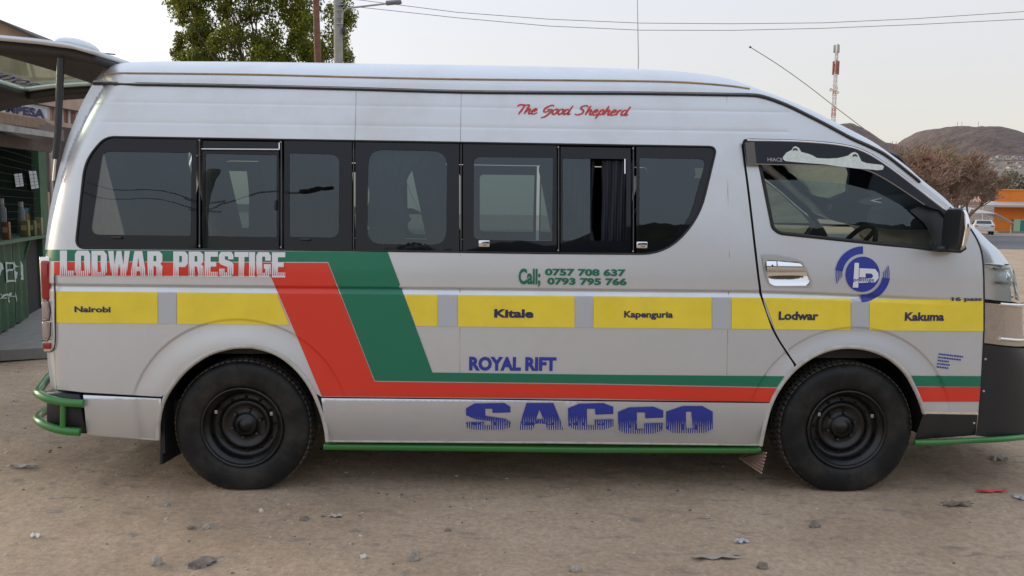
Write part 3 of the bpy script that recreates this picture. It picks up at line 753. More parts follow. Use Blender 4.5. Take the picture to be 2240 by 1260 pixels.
for t in (.28, .62):
    P = []
    for T in np.linspace(.01, .3, 9):
        i = int(t*(len(E3)-1)); g = g_of(np.array([T]), 2.3)[0]; P.append((E3[i][0]+(C3_[i][0]-E3[i][0])*g-.012, E3[i][1]+T*(.94-E3[i][1])+.012, E3[i][2]+(C3_[i][2]-E3[i][2])*g))
    MB().tube(P, .006, 6).build('headlight_bar', mat('lamp_grey', (.35,.33,.30), .3, .5), hl)
loft_mesh('grille', E3, C3_, 2.3, BLKP, van, .34, 1, off=-.02)
for i in (2, 5, 8, 11):
    P = [];
    for T in np.linspace(.36, 1, 12):
        g = g_of(np.array([T]), 2.3)[0]; P.append((E3[i][0]+(C3_[i][0]-E3[i][0])*g, E3[i][1]+T*(.94-E3[i][1]), E3[i][2]+(C3_[i][2]-E3[i][2])*g))
    P += [(p[0], 1.88-p[1], p[2]) for p in P[::-1][1:]]
    MB().tube(P, .010, 6).build('grille_bar', CHROME, van)
V = HG.copy(); V[:, :, 1] = 1.88-V[:, :, 1]; a, b = V.shape[:2]
MB().add(V.reshape(-1, 3), [(i*b+j, i*b+j+1, (i+1)*b+j+1, (i+1)*b+j) for i in range(a-1) for j in range(b-1)], True).build('headlight', CHROME, van)
E4, C4_ = sub([((2153,662),(2237,664)),((2153,690),(2237,692)),((2153,720),(2238,722)),((2152,750),(2242,752))])
WC = mat('worn_chrome', (.52,.48,.45), .25, .9, dirt=((.3,.26,.22), .4, 20))
cc, _g = loft_mesh('chrome_corner', E4, C4_, 2.3, WC, van)
for fr_ in (0.08, .9):
    P = []
    for T in np.linspace(.006, .3, 9):
        i = int(fr_*(len(E4)-1)); g = g_of(np.array([T]), 2.3)[0]; P.append((E4[i][0]+(C4_[i][0]-E4[i][0])*g+.004, E4[i][1]+T*(.94-E4[i][1])-.006, E4[i][2]+(C4_[i][2]-E4[i][2])*g))
    MB().tube(P, .009, 8).build('chrome_bar', CHROME, cc)
E5, C5_ = sub([((2152,754),(2256,756)),((2149,790),(2276,792)),((2145,850),(2284,852)),((2140,905),(2284,902)),((2134,953),(2270,946))])
bp, BG = loft_mesh('front_bumper', E5, C5_, 2.3, BLKP, van)
for q in ((2156,786),(2152,856),(2131,926)):
    i = 0; c = onS([q], -.006)[0]; MB().lathe([(0,-.004),(.006,-.002),(.007,.004)], c, 'y', 10).build('screw', STEEL, bp)
# dark joint between door and nose
MB().tube(onS(spline(front_edge[1:], 4), .002), .0055, 6).build('front_joint', RUB, van)
# front green tube
P = [onS([(2000,968)], .01)[0], onS([(2060,967)], .0)[0], onS([(2135,963)], .0)[0]]
P += [PY(2185,961,.03), PY(2240,956,.10), PY(2300,950,.30), Vector((3.10,.6,.27)), Vector((3.14,.94,.27)), Vector((3.10,1.4,.27))]
gt = MB().tube(spline(P, 5), .015, 10).build('front_guard_tube', GRNM, van)

# mirror
mb = MB(); a_ = onS([(2082,545)], -.01)[0]
ms = round_poly([(2069,547),(2076,480),(2084,459),(2098,459),(2096,500),(2088,546)], 6, 4)
mir = MB()
P0 = on_y(ms, -.20)[:, [0, 2]]; P1 = on_y(ms+np.array([0, 0]), -.03)[:, [0, 2]]
def loop_solid(name, px, y0, y1, m, parent, inset=.08, shiftx=0):
    A = on_y(px, y0+.02)[:, [0, 2]]; c = A.mean(0); V = []; rings = [(y0, 1-inset*2.2), (y0+.012, 1-inset*.6), (y0+.03, 1), (y1-.03, 1), (y1-.012, 1-inset*.6), (y1, 1-inset*2.2)]
    for y_, sc in rings:
        q = c+(A-c)*sc; V += [(p[0], y_, p[1]) for p in q]
    n = len(A); F = [(i*n+j, i*n+(j+1) % n, (i+1)*n+(j+1) % n, (i+1)*n+j) for i in range(len(rings)-1) for j in range(n)]
    F += [tuple(range(n))[::-1], tuple((len(rings)-1)*n+j for j in range(n))]
    return MB().add(V, F, True).build(name, m, parent)
mr_ = loop_solid('wing_mirror', round_poly([(2091,549),(2097,482),(2101,457),(2108,454),(2110,470),(2104,550)], 6, 4), -.17, -.02, BLKP, door)
loop_solid('mirror_cover', round_poly([(2099,546),(2107,500),(2105,456),(2112,458),(2119,480),(2119,503),(2112,530),(2105,549)], [3,0,4,6,6,4,4,4], 4), -.18, -.015, CHROME, mr_, .1)
V = on_y(round_poly([(2075,500),(2081,465),(2089,464),(2085,505),(2078,535)], 3, 3), -.175)
loop_solid('mirror_foot', [(2050,538),(2112,536),(2114,545),(2100,554),(2048,549)], -.06, .03, BLKP, mr_)
# wiper arm lump beside windscreen
P = [PY(1944,336,.40), PY(1962,345,.42), PY(1985,368,.42)]
MB().tube(P, [.012,.022,.008], 8).build('windscreen_wiper', BLKP, van)
# aerial
P = [PY(1893,284,.13), PY(1832,238,.07), PY(1765,186,.0), PY(1700,140,-.05), PY(1641,103,-.10)]
ae = MB().tube(spline(P, 4), .0019, 6).build('aerial', mat('aerial_steel', (.40,.37,.35), .5, .5), van)
MB().lathe([(0,-.006),(.007,0),(0,.006)], P[-1], 'z', 10).build('aerial_tip', BLKP, ae)

# ---- tail lamp cluster
def px_box(name, x0, y0, x1, y1, yn, yf, m, parent, bev=.012):
    a = on_y([(x0, y1)], yn)[0]; b = on_y([(x1, y0)], yn)[0]
    return MB().bbox(((a[0]+b[0])/2, (yn+yf)/2, (a[2]+b[2])/2), (b[0]-a[0], yf-yn, b[2]-a[2]), min(bev, (b[0]-a[0])*.3, (b[2]-a[2])*.3)).build(name, m, parent)
tlm = px_box('tail_lamp', 94, 562, 117, 770, .045, .17, CHROME, van, .008)
px_box('red_lens', 89, 570, 107, 657, .035, .19, LENSR, tlm, .014)
px_box('clear_lens', 90, 660, 107, 700, .040, .19, LENSW, tlm)
px_box('clear_lens', 91, 703, 107, 744, .040, .19, LENSW, tlm)
px_box('red_lens', 93, 750, 111, 764, .040, .19, LENSR, tlm, .006)
MB().tube(onS(spline([(120,600),(121,690),(121,745),(116,765),(104,770)], 4), -.006), .003, 6).build('lamp_outline', BLKP, tlm)
MB().tube([PY(94,658,.03),PY(107,659,.03),PY(110,680,.03),PY(108,701,.03),PY(94,702,.03)], .003, 6).build('lamp_outline', BLKP, tlm)
MB().tube([PY(94,745,.03),PY(104,746,.03),PY(110,735,.03),PY(110,705,.03)], .003, 6).build('lamp_outline', BLKP, tlm)
# far tail lamp
MB().bbox((-2.25,1.79,.95), (.05,.12,.5), .012).build('tail_lamp', LENSR, van)

# ---- rear bumper
rb = MB(); 
bp_px = [(104,856),(178,860),(184,900),(190,948),(150,948),(105,935)]
loop_solid('rear_bumper', bp_px, .0, 1.88, mat('black_bumper_plastic', (.020,.020,.022), .55), van, .03)
P1_ = [PY(183,883,-.022), PY(140,880,-.028), PY(105,872,-.01), PY(84,860,.06), PY(86,853,.20), Vector((-2.44,.5,.52)), Vector((-2.46,.94,.52)), Vector((-2.44,1.4,.52)), Vector((-2.32,1.80,.52)), Vector((-2.2,1.9,.5))]
P2_ = [PY(175,945,-.022), PY(140,942,-.028), PY(110,934,-.01), PY(87,922,.05), PY(85,910,.20), Vector((-2.44,.5,.33)), Vector((-2.46,.94,.33)), Vector((-2.44,1.4,.33)), Vector((-2.32,1.80,.33)), Vector((-2.2,1.9,.33))]
rg_ = MB().tube(spline(P1_, 6), .021, 12).build('rear_guard', GRNM, van)
MB().tube(spline(P2_, 6), .021, 12).build('guard_tube', GRNM, rg_)
MB().tube([PY(138,884,-.03), PY(137,940,-.03)], .013, 10).build('guard_post', GRNM, rg_)
MB().tube([Vector((-2.45,.94,.52)), Vector((-2.45,.94,.33))], .013, 10).build('guard_post', GRNM, rg_)
# side step tube
gb = onS([(708,976),(720,976),(1000,979),(1300,983),(1655,984),(1664,984)], .012, S_sill)
MB().tube(gb, .0195, 12).build('side_step_tube', GRNM, van)

# ---- rear opening frame, floor, ceiling, bulkheads
zz = np.linspace(.42, 2.03, 18)
for fr in (0, 1):
    V = []; 
    for z in zz:
        x = float(xrear(z)); y = float(S(x+.004, z)); 
        for q in ((x+.006, y+.012), (x-.008, y+.03), (x-.008, y+.06), (x+.02, y+.09), (x+.10, y+.09)):
            V.append((q[0], (1.88-q[1]) if fr else q[1], z))
    MB().add(V, [(i*5+j, i*5+j+1, (i+1)*5+j+1, (i+1)*5+j) for i in range(len(zz)-1) for j in range(4)], True).build('rear_pillar', PAINT, van)
MB().box((0.1,.94,.72), (4.6,1.72,.04)).build('cabin_floor', DARK, van)
MB().box((0.0,.94,.38), (4.3,1.60,.12)).build('underbody', RUB, van)
MB().box((-.35,.94,2.06), (3.1,1.5,.03)).build('ceiling_panel', mat('ceiling_cloth', (.16,.16,.155), .8), van)
MB().box((-2.19,.94,.60), (.03,1.7,.22)).build('rear_step', BLKP, van)
MB().box((2.45,.94,.85), (.30,1.55,.55)).bbox((2.28,.94,1.14), (.38,1.55,.14), .05).build('dashboard', DARK, van)
# wheel wells
for xw in XW:
    for y0 in (0, 1):
        V = []; n = 20
        for k in range(n+1):
            a = R(-8)+R(196)*k/n
            for y in (.03, .36):
                yy_ = 1.88-y if y0 else y
                V.append((xw+.405*math.cos(a), yy_, ZW+.02+.405*math.sin(a)))
        cI = len(V); V.append((xw, (1.88-.36) if y0 else .36, ZW))
        F = [(2*i, 2*i+1, 2*i+3, 2*i+2) for i in range(n)]+[(2*i+1, cI, 2*i+3) for i in range(n)]
        MB().add(V, F, True).build('wheel_well', RUB, van)
# seats
def seat(x, y, wd=.42, hd=True, s=1, z0=.74):
    b = MB(); b.bbox((x, y, z0+.36), (.44, wd, .12), .04); b.box((x, y, z0+.15), (.3, wd*.7, .3))
    rt = Matrix.Rotation(R(-12), 3, 'Y')
    b.bbox((x-.24, y, z0+.72), (.11, wd, .68), .045, rt)
    o = b.build('seat', SEATF, van)
    b = MB(); b.bbox((x-.335, y, z0+1.13), (.09, wd*.62, .17), .035, rt); b.build('headrest', SEATF, o)
for x in (-1.62, -.85, -.08, .68):
    for y in (.34, .80, 1.52): seat(x, y)
_q = on_y([(1885,421),(1912,421),(1912,441),(1885,441)], 1.74); MB().add([*_q, *(_q+np.array([0,.002,0]))], [(0,1,2,3),(7,6,5,4)]).build('window_sticker', WHT, van)
seat(1.62, .42, .5, z0=.62); seat(1.62, 1.40, .5, z0=.62)
# steering wheel
st = MB(); rot = Matrix.Rotation(R(-62), 3, 'Y'); C0 = Vector((2.03,.46,1.22)); ring = [C0+rot@Vector((.185*math.cos(a), .185*math.sin(a), 0)) for a in np.linspace(0, 2*math.pi, 30)]
st.tube(ring, .014, 8, cap=False); 
for a in (R(90), R(210), R(330)): st.tube([C0, C0+rot@Vector((.18*math.cos(a), .18*math.sin(a), 0))], .012, 6)
st.tube([C0, C0+Vector((.28,0,-.2))], .03, 8); st.build('steering_wheel', DARK, van)
# curtains
def curtain(x0, x1, ztop, zbot, y, pinch=.35, m=CURT):
    n = 36; V = []; F = []; rws = 12
    for i in range(rws):
        v = i/(rws-1); wq = 1-(1-pinch)*math.sin(math.pi*min(1, v*1.05))**1.3 if v < .8 else pinch+.5*(v-.8)
        for j in range(n):
            u = j/(n-1)-.5; xx = (x0+x1)/2+u*(x1-x0)*wq
            V.append((xx, y+.018*math.sin(j*1.9)*(.5+.5*v)+.01*math.sin(j*.7+i*.3), ztop+(zbot-ztop)*v))
    F = [(i*n+j, i*n+j+1, (i+1)*n+j+1, (i+1)*n+j) for i in range(rws-1) for j in range(n-1)]
    return MB().add(V, F, True).build('curtain', m, van)
curtain(-.73, -.35, 1.74, 1.26, .12, .45)
curtain(.55, .72, 1.70, 1.24, .11, .9, mat('dark_curtain', (.03,.032,.05), .8))
curtain(.38, .52, 1.70, 1.24, .14, .9, mat('dark_curtain', (.03,.032,.05), .8))
for x0, x1 in ((-1.75,-1.3),(.62,.95)): curtain(x0, x1, 1.74, 1.24, 1.74, .95, mat('dark_curtain', (.03,.032,.05), .8))

# ---- wheels
def wheel(xw, cz, Rr, near):
    s = 1 if near else -1; y0 = .030 if near else 1.85
    wh = empty('wheel', (0, 0, 0), 0, van)
    wd = .215; prof = []
    tyre = [(.205,.012),(.212,.004),(.235,-.004),(.27,-.009),(.30,-.008),(.322,-.001),(.334,.010),(Rr-.002,.024)]
    n = 96; V = []; F = []
    full = [(r, h) for r, h in tyre]+[(r, wd-h) for r, h in tyre[::-1]]+[(.2, wd-.03),(.2,.03)]
    m = len(full)
    for k in range(n):
        a = 2*math.pi*k/n
        for i, (r, h) in enumerate(full):
            x = xw+r*math.cos(a); z = cz+r*math.sin(a); y = y0+s*h
            if z < .004:
                d = .004-z; z = .004; y = y-s*d*.5*(1 if h < wd/2 else -1)
            V.append((x, y, z))
    F = [(k*m+i, k*m+(i+1) % m, ((k+1) % n)*m+(i+1) % m, ((k+1) % n)*m+i) for k in range(n) for i in range(m)]
    MB().add(V, F, True).build('tyre', TYRE, wh)
    # tread blocks
    tb = MB(); nb = 72
    for k in range(nb):
        for row, (ha, hb, sh) in enumerate(((.020,.058,0),(.064,.104,.5),(.110,.150,0),(.156,.195,.5))):
            a0 = 2*math.pi*(k+sh)/nb; a1 = a0+2*math.pi*.72/nb; vs = []
            for r in (Rr-.006, Rr+.006):
                for a in (a0, a1):
                    for h in (ha, hb):
                        rr = r-(.004 if (row == 0 and h == ha) or (row == 3 and h == hb) else 0)
                        vs.append((xw+rr*math.cos(a), y0+s*h, max(.003, cz+rr*math.sin(a))))
            if np.mean([v[2] for v in vs]) < .008: continue
            tb.add(vs, [(4,5,7,6),(0,4,6,2),(1,3,7,5),(0,1,5,4),(2,6,7,3)])
    tb.add([(xw+(Rr-.004)*math.cos(2*math.pi*k/60), y0+s*h, max(.004, cz+(Rr-.004)*math.sin(2*math.pi*k/60))) for k in range(60) for h in (.016,.2)],
           [(2*k, 2*k+1, 2*((k+1) % 60)+1, 2*((k+1) % 60)) for k in range(60)], True)
    t = tb.build('tread', TREAD, wh); t['kind'] = 'stuff'
    # rim: lip, barrel, dish
    rp = [(.208,.004),(.206,-.003),(.199,-.004),(.195,.004),(.190,.018),(.176,.024),(.172,.052),(.165,.075),(.150,.082),(.132,.078),(.126,.066),(.118,.060),(.108,.064),(.100,.074),(.085,.078),(.062,.076),(.056,.060),(.050,.056),(.034,.054),(.030,.044),(0,.040)]
    rm = MB(); vs0 = []
    rm.lathe([(r, s*h) for r, h in rp], (xw, y0, cz), 'y', 64)
    rim = rm.build('rim', RIM, wh)
    for k in range(6):
        a = 2*math.pi*k/6+.3; MB().lathe([(0, -s*.016),(.008,-s*.014),(.0105,-s*.006),(.0105,0)], (xw+.074*math.cos(a), y0+s*.077, cz+.074*math.sin(a)), 'y', 6, False).build('wheel_nut', mat('dark_nut', (.05,.05,.052), .35, .6), rim)
    for k in range(12):
        a = 2*math.pi*k/12; MB().lathe([(0,-s*.001),(.009,-s*.001),(.012,s*.004)], (xw+.141*math.cos(a), y0+s*.0795, cz+.141*math.sin(a)), 'y', 10).build('vent_hole', mat('hole_black', (.004,.004,.004), .9), rim)
    for a in (R(25), R(152)):
        MB().bbox((xw+.196*math.cos(a)*.80, y0+s*.030, cz+.196*math.sin(a)*.80), (.016,.012,.02), .003).build('balance_weight', STEEL, rim)
    return wh
wheel(XW[0], .328, .343, True); wheel(XW[1], .332, .347, True); wheel(XW[0], .328, .343, False); wheel(XW[1], .332, .347, False)
for xw in XW: MB().tube([(xw,.2,.33),(xw,1.68,.33)], .05, 10).build('axle', RUB, van)
# mud flaps
MB().add(*(lambda a: ([*a, *[(p[0]+.012, p[1], p[2]) for p in a]], [(0,1,2,3),(4,7,6,5),(0,4,5,1),(1,5,6,2),(2,6,7,3),(3,7,4,0)]))([PY(352,880,.04), PY(352,880,.04)+Vector((.05,.30,0)), PY(348,1014,.05)+Vector((.045,.28,0)), PY(350,1016,.05)])).build('mud_flap', RUB, van)
MB().box((PY(367,940,.12)[0]+.01, .16, .36), (.015,.24,.34)).build('mud_flap', RUB, van)
fl = MB()
FA = [PY(1664,985,.02), PY(1676,990,.02), PY(1665,1036,.03), PY(1616,1003,.26), PY(1640,988,.26)]
fl.add([FA[0], FA[1], FA[2], FA[3], FA[4]], [(0,1,2,3,4)])
ff = fl.build('mud_flap', mat('dusty_flap', (.20,.13,.11), .8), van)
for k in range(7):
    t = k/6; a = FA[1].lerp(FA[2], t*.95+.02); b = FA[4].lerp(FA[3], t*.9+.05); MB().tube([a+Vector((.0,-.004,.002)), b+Vector((0,-.004,.002))], .0045, 5).build('flap_rib', mat('flap_rib_pink', (.42,.27,.22), .7), ff)

# ---- raised tailgate
tg_top = lambda x: np.interp(x, [-3.95,-3.6,-3.3,-3.0,-2.7,-2.45,-2.25,-2.08,-1.95], [2.02,2.13,2.21,2.255,2.278,2.270,2.255,2.235,2.20])
def tg_half(y): return 0
def tg_solid(name, x0, x1, ya, yb, th, m, parent, dz=0, n=18, xs=None):
    xs = np.linspace(x0, x1, n); ys = np.linspace(ya, yb, 9); V = []; F = []
    for lay in (0, 1):
        for x in xs:
            for y in ys:
                cr = .035*(1-((y-.94)/.84)**2)
                V.append((x, y, tg_top(x)+cr*.6-(th if lay else 0)+dz))
    a, b = len(xs), len(ys); o = a*b
    F = [(i*b+j, i*b+j+1, (i+1)*b+j+1, (i+1)*b+j) for i in range(a-1) for j in range(b-1)]+[(o+i*b+j, o+(i+1)*b+j, o+(i+1)*b+j+1, o+i*b+j+1) for i in range(a-1) for j in range(b-1)]
    F += [(i*b, (i+1)*b, o+(i+1)*b, o+i*b) for i in range(a-1)]+[(i*b+b-1, o+i*b+b-1, o+(i+1)*b+b-1, (i+1)*b+b-1) for i in range(a-1)]
    F += [(j, o+j, o+j+1, j+1) for j in range(b-1)]+[((a-1)*b+j, (a-1)*b+j+1, o+(a-1)*b+j+1, o+(a-1)*b+j) for j in range(b-1)]
    return MB().add(V, F, True).build(name, m, parent)
TG = empty('tailgate', (0,0,0), 0, van)
gx0, gx1, gy0, gy1 = -3.17, -2.56, .34, 1.56
for (x0, x1, ya, yb) in ((-3.95, gx0, .10, 1.78), (gx1, -1.97, .10, 1.78), (gx0, gx1, .10, gy0), (gx0, gx1, gy1, 1.78)):
    tg_solid('tailgate_skin', x0, x1, ya, yb, .024, PAINT, TG)
    tg_solid('tailgate_lining', x0, x1, ya+.03, yb-.03, .045, mat('dark_brown_lining', (.040,.034,.030), .7), TG, dz=-.026)
tg_solid('rear_window', gx0, gx1, gy0, gy1, .004, glass('rear_glass', (.90,.97,.88), 0, .3), TG, dz=-.012)
# reversed print on the rear glass
V, F = text_geo('ROYAL RIFT', .03)
lo = V.min(0); hi = V.max(0); Uv = (V-lo)/(hi-lo+1e-9)
Vq = [(gx0+.05+.10*u[1], 1.50-u[0]*.80, tg_top(gx0+.05+.10*u[1])-.002) for u in Uv]
MB().add(Vq, F).build('lettering', BLUE, TG)
# bulge, wiper
o = MB(); nn = 14; V = []
for i in range(nn):
    a = math.pi*i/(nn-1)
    for j in range(10):
        b = 2*math.pi*j/10; V.append((0,0,0))
sp_ = bmesh.new(); bmesh.ops.create_uvsphere(sp_, u_segments=20, v_segments=12, radius=1)
Vs = [(v.co.x*.092-2.22-.03, v.co.y*.16+.36, v.co.z*.045+2.300) for v in sp_.verts]; sp_.verts.index_update(); Fs = [[v.index for v in f.verts] for f in sp_.faces]; sp_.free()
c0 = PY(163,104,.34); Vs = [(v[0]+2.25+c0.x, v[1], v[2]-2.30+c0.z) for v in Vs]
MB().add(Vs, Fs, True).build('lamp_pod', PAINT, TG)
MB().tube([PY(188,113,.3), PY(200,115,.3), PY(225,117,.3), PY(252,119,.3)], [.012,.008,.004,.003], 8).build('rear_wiper', BLKP, TG)
# gas struts
for yq in (.13, 1.75):
    a = PY(133,128,.13); b = PY(127,290,.13); c_ = PY(121,348,.13); d_ = PY(117,395,.13)
    dy = Vector((0, yq-.13, 0))
    s_ = MB().tube([a+dy, b+dy, c_+dy], [.017,.016,.016], 12).build('gas_strut', mat('strut_grey', (.045,.048,.052), .35, .3), van)
    MB().tube([c_+dy, d_+dy], .006, 8).build('strut_rod', CHROME, s_)

# re-root: everything above was built in world metres under the minibus empty
for o in van.children: o.matrix_parent_inverse = Matrix.Translation((0, -.94, 0))

#==SETTING==
def tris(n): return [(0, i, i+1) for i in range(1, n-1)]
def zat(p, py):
    """height above the ground of the point over (x, y) seen at trace row py"""
    lo, hi = -5.0, 200.0
    for _ in range(50):
        m = (lo+hi)/2
        if project([(p[0], p[1], m)])[0][1] > py: lo = m
        else: hi = m
    return m
# ---------------------------------------------------------------- ground
LAT = rng.random((128, 128))
def vnoise(x, y):
    xi = np.floor(x).astype(int); yi = np.floor(y).astype(int); fx = x-xi; fy = y-yi; fx = fx*fx*(3-2*fx); fy = fy*fy*(3-2*fy)
    L = lambda a, b: LAT[a % 128, b % 128]
    return (L(xi, yi)*(1-fx)+L(xi+1, yi)*fx)*(1-fy)+(L(xi, yi+1)*(1-fx)+L(xi+1, yi+1)*fx)*fy
def ghz(x, y):
    h = .030*(vnoise(x*.9+3, y*.9)-.5)+.018*(vnoise(x*2.7, y*2.7+9)-.5)+.010*(vnoise(x*8+5, y*9)-.5)+.0055*(vnoise(x*23, y*25+3)-.5)
    d = .010*np.clip(vnoise(x*14+40, y*22+40)-.72, 0, 1)*3
    dist = np.hypot(x, y); return (h-d)*np.clip(1.4-dist/14, 0, 1)-.004
def graded(lo, hi, f0, f1, st, gr):
    c = list(np.arange(f0, f1, st)); s_ = st; v = f1
    while v < hi: c.append(v); s_ *= gr; v += s_
    c.append(hi); s_ = st; v = f0-st
    while v > lo: c.insert(0, v); s_ *= gr; v -= s_
    c.insert(0, lo); return np.array(c)
gx = graded(-2500, 2500, -3.6, 3.6, .026, 1.12); gy = graded(-600, 3500, -2.4, 1.6, .026, 1.10)
X, Y = np.meshgrid(gx, gy, indexing='ij'); Z = ghz(X, Y)
for xw in XW:    # tyres press flat spots
    k = np.exp(-(((X-xw)/.22)**2+((Y-.14)/.16)**2)**2); Z = Z*(1-k)+.001*k
V = np.stack([X, Y, Z], 2).reshape(-1, 3); a, b = X.shape
I = np.arange(a*b).reshape(a, b); F = np.stack([I[:-1, :-1], I[1:, :-1], I[1:, 1:], I[:-1, 1:]], 2).reshape(-1, 4)
me = bpy.data.meshes.new('ground'); me.from_pydata(V.tolist(), [], F.tolist()); me.polygons.foreach_set('use_smooth', [True]*len(F)); me.update()
gm = bpy.data.materials.new('dusty_earth'); gm.use_nodes = True; n = gm.node_tree.nodes; l = gm.node_tree.links; bs = n['Principled BSDF']
bs.inputs['Roughness'].default_value = .95; bs.inputs['Specular IOR Level'].default_value = .2
tc = n.new('ShaderNodeTexCoord')
def nz(sc, det, rough=.6, mp=None):
    q = n.new('ShaderNodeTexNoise'); q.inputs['Scale'].default_value = sc; q.inputs['Detail'].default_value = det; q.inputs['Roughness'].default_value = rough
    l.new((mp or tc).outputs[0] if mp else tc.outputs['Object'], q.inputs['Vector']); return q
def ramp(src, st):
    q = n.new('ShaderNodeValToRGB'); q.color_ramp.elements[0].position = st[0][0]; q.color_ramp.elements[0].color = (*st[0][1], 1)
    q.color_ramp.elements[1].position = st[-1][0]; q.color_ramp.elements[1].color = (*st[-1][1], 1)
    for p, c in st[1:-1]: e = q.color_ramp.elements.new(p); e.color = (*c, 1)
    l.new(src, q.inputs[0]); return q
def mixc(f, a_, b_, ty='MIX'):
    q = n.new('ShaderNodeMix'); q.data_type = 'RGBA'; q.blend_type = ty
    if hasattr(f, 'links'): l.new(f, q.inputs[0])
    else: q.inputs[0].default_value = f
    for s_, v_ in ((6, a_), (7, b_)):
        if hasattr(v_, 'links'): l.new(v_, q.inputs[s_])
        else: q.inputs[s_].default_value = (*v_, 1)
    return q.outputs[2]
base = ramp(nz(1.1, 7).outputs[0], [(.30, (.360,.262,.180)), (.5, (.440,.330,.234)), (.72, (.50,.385,.280))]).outputs[0]
fine = ramp(nz(38, 8, .75).outputs[0], [(.35, (.78,.76,.74)), (.65, (1.17,1.17,1.16))]).outputs[0]
c1 = mixc(1.0, base, fine, 'MULTIPLY')
mpn = n.new('ShaderNodeMapping'); mpn.inputs['Scale'].default_value = (1, 2.2, 1); l.new(tc.outputs['Object'], mpn.inputs[0])
dm = ramp(nz(5.5, 9, .7, mpn).outputs[0], [(.56, (0,0,0)), (.68, (1,1,1))]).outputs[0]
c2 = mixc(dm, c1, (.24,.20,.168)); 
sp1 = n.new('ShaderNodeTexVoronoi'); sp1.inputs['Scale'].default_value = 26; l.new(tc.outputs['Object'], sp1.inputs['Vector'])
lm = ramp(sp1.outputs['Distance'], [(.05, (.55,.55,.55)), (.11, (0,0,0))]).outputs[0]
wn = ramp(nz(3, 3).outputs[0], [(.50, (0,0,0)), (.58, (1,1,1))]).outputs[0]
lm2 = mixc(1.0, lm, wn, 'MULTIPLY'); c3 = mixc(lm2, c2, (.44,.41,.37))
l.new(c3, bs.inputs['Base Color'])
bu = n.new('ShaderNodeBump'); bu.inputs['Strength'].default_value = .75; bu.inputs['Distance'].default_value = .011
l.new(nz(55, 10, .75).outputs[0], bu.inputs['Height']); l.new(bu.outputs[0], bs.inputs['Normal'])
g = link('ground', me, None, gm); tag(g, kind='structure')
# gravel (stuff) : small chips
def chips(name, spots, m, sizes):
    V = []; F = []
    for (x, y), s_ in zip(spots, sizes):
        z = float(ghz(np.array([x]), np.array([y]))[0]); b = len(V); rot = random.random()*6.28
        q = [(-1,-.6,0),(1,-.5,0),(.9,.7,0),(-.8,.8,0),(-.5,-.3,.6),(.6,-.3,.7),(.5,.4,.55),(-.4,.45,.6)]
        for p in q:
            p = (p[0]*random.uniform(.7,1.2), p[1]*random.uniform(.7,1.2), p[2]*random.uniform(.5,1))
            V.append((x+s_*(p[0]*math.cos(rot)-p[1]*math.sin(rot)), y+s_*(p[0]*math.sin(rot)+p[1]*math.cos(rot)), z+s_*p[2]-.001))
        F += [tuple(b+i for i in f) for f in ((4,5,6,7),(0,1,5,4),(1,2,6,5),(2,3,7,6),(3,0,4,7))]
    o = MB().add(V, F).build(name, m); return tag(o, kind='stuff')
sp = []; sz = []
while len(sp) < 9000:
    x = random.uniform(-7, 5); y = random.uniform(-2.6, 7)
    dens = .10+.5*(vnoise(np.array([x*1.2+7]), np.array([y*1.2]))[0] > .62)+(.6 if x < -1.8 and y > .3 else 0)
    if random.random() < dens: sp.append((x, y)); sz.append(random.choice([.0025,.003,.003,.004,.005,.006,.010])*random.uniform(.8,1.3))
h = len(sp)//2
chips('gravel', sp[:h], mat('gravel_dark', (.13,.105,.085), .9, var=.3, vscale=30), sz[:h])
chips('gravel', sp[h:2*h-500], mat('gravel_pale', (.50,.45,.39), .9, var=.3, vscale=30), sz[h:2*h-500])
lt = chips('litter_chips', [(random.uniform(-4, 4), random.uniform(-2.4, 2.5)) for _ in range(60)], mat('pale_litter', (.6,.58,.54), .8), [random.uniform(.003,.007) for _ in range(60)])
# notable stones
def stone(px, py, wpx, hpx, m, label, cat='stone', grp=None, flat=1.0, jag=.25):
    c = PG(px, py); k = (c-Vector(EYE)).length/FPX; r_ = wpx*k/2*.88; hz = hpx*k*.8
    bm = bmesh.new(); bmesh.ops.create_icosphere(bm, subdivisions=2, radius=1)
    for v in bm.verts:
        v.co *= 1+random.uniform(-jag, jag); v.co.z = max(v.co.z, -.35)
        v.co = Vector((v.co.x*r_, v.co.y*r_*.75, (v.co.z+.25)*hz*.85*flat))
    me = bpy.data.meshes.new('stone'); bm.to_mesh(me); bm.free()
    o = link(cat.replace(' ', '_'), me, None, m); o.location = (c.x, c.y, float(ghz(np.array([c.x]), np.array([c.y]))[0])); o.rotation_euler.z = random.uniform(-.5, .5)
    return tag(o, label, cat, grp)
SG = mat('grey_stone', (.34,.295,.245), .9, var=.25, vscale=40, bump=.4, bscale=80); SP = mat('pale_stone', (.58,.53,.46), .85, var=.15, vscale=40); SD = mat('dark_stone', (.20,.165,.135), .9, var=.3, vscale=30)
GRP = 'loose stones on the dirt in front of the minibus'
stone(905,1224,28,24,SG,'pale grey pointed stone, largest on the dirt at the bottom edge below the green stripe','stone',GRP)
stone(343,1226,26,18,SG,'small rounded grey stone left of the broken dark rubble at the bottom','stone',GRP)
stone(432,1232,34,18,SD,'dark broken lump of concrete rubble at the bottom left','rubble',None,jag=.35)
stone(452,1220,46,9,SD,'flat dark grey slab of rubble lying over the broken lump','rubble',None,jag=.3)
stone(455,1145,24,12,SG,'small grey stone straight below the hub of the rear wheel','stone',GRP)
stone(418,1150,16,9,SD,'small dark stone just left of the grey one below the rear wheel','stone',GRP)
stone(362,1098,18,11,SG,'small grey stone below and left of the rear tyre','stone',GRP)
stone(795,1216,18,9,SP,'bright white pebble between the rubble and the pointed grey stone','stone',GRP)
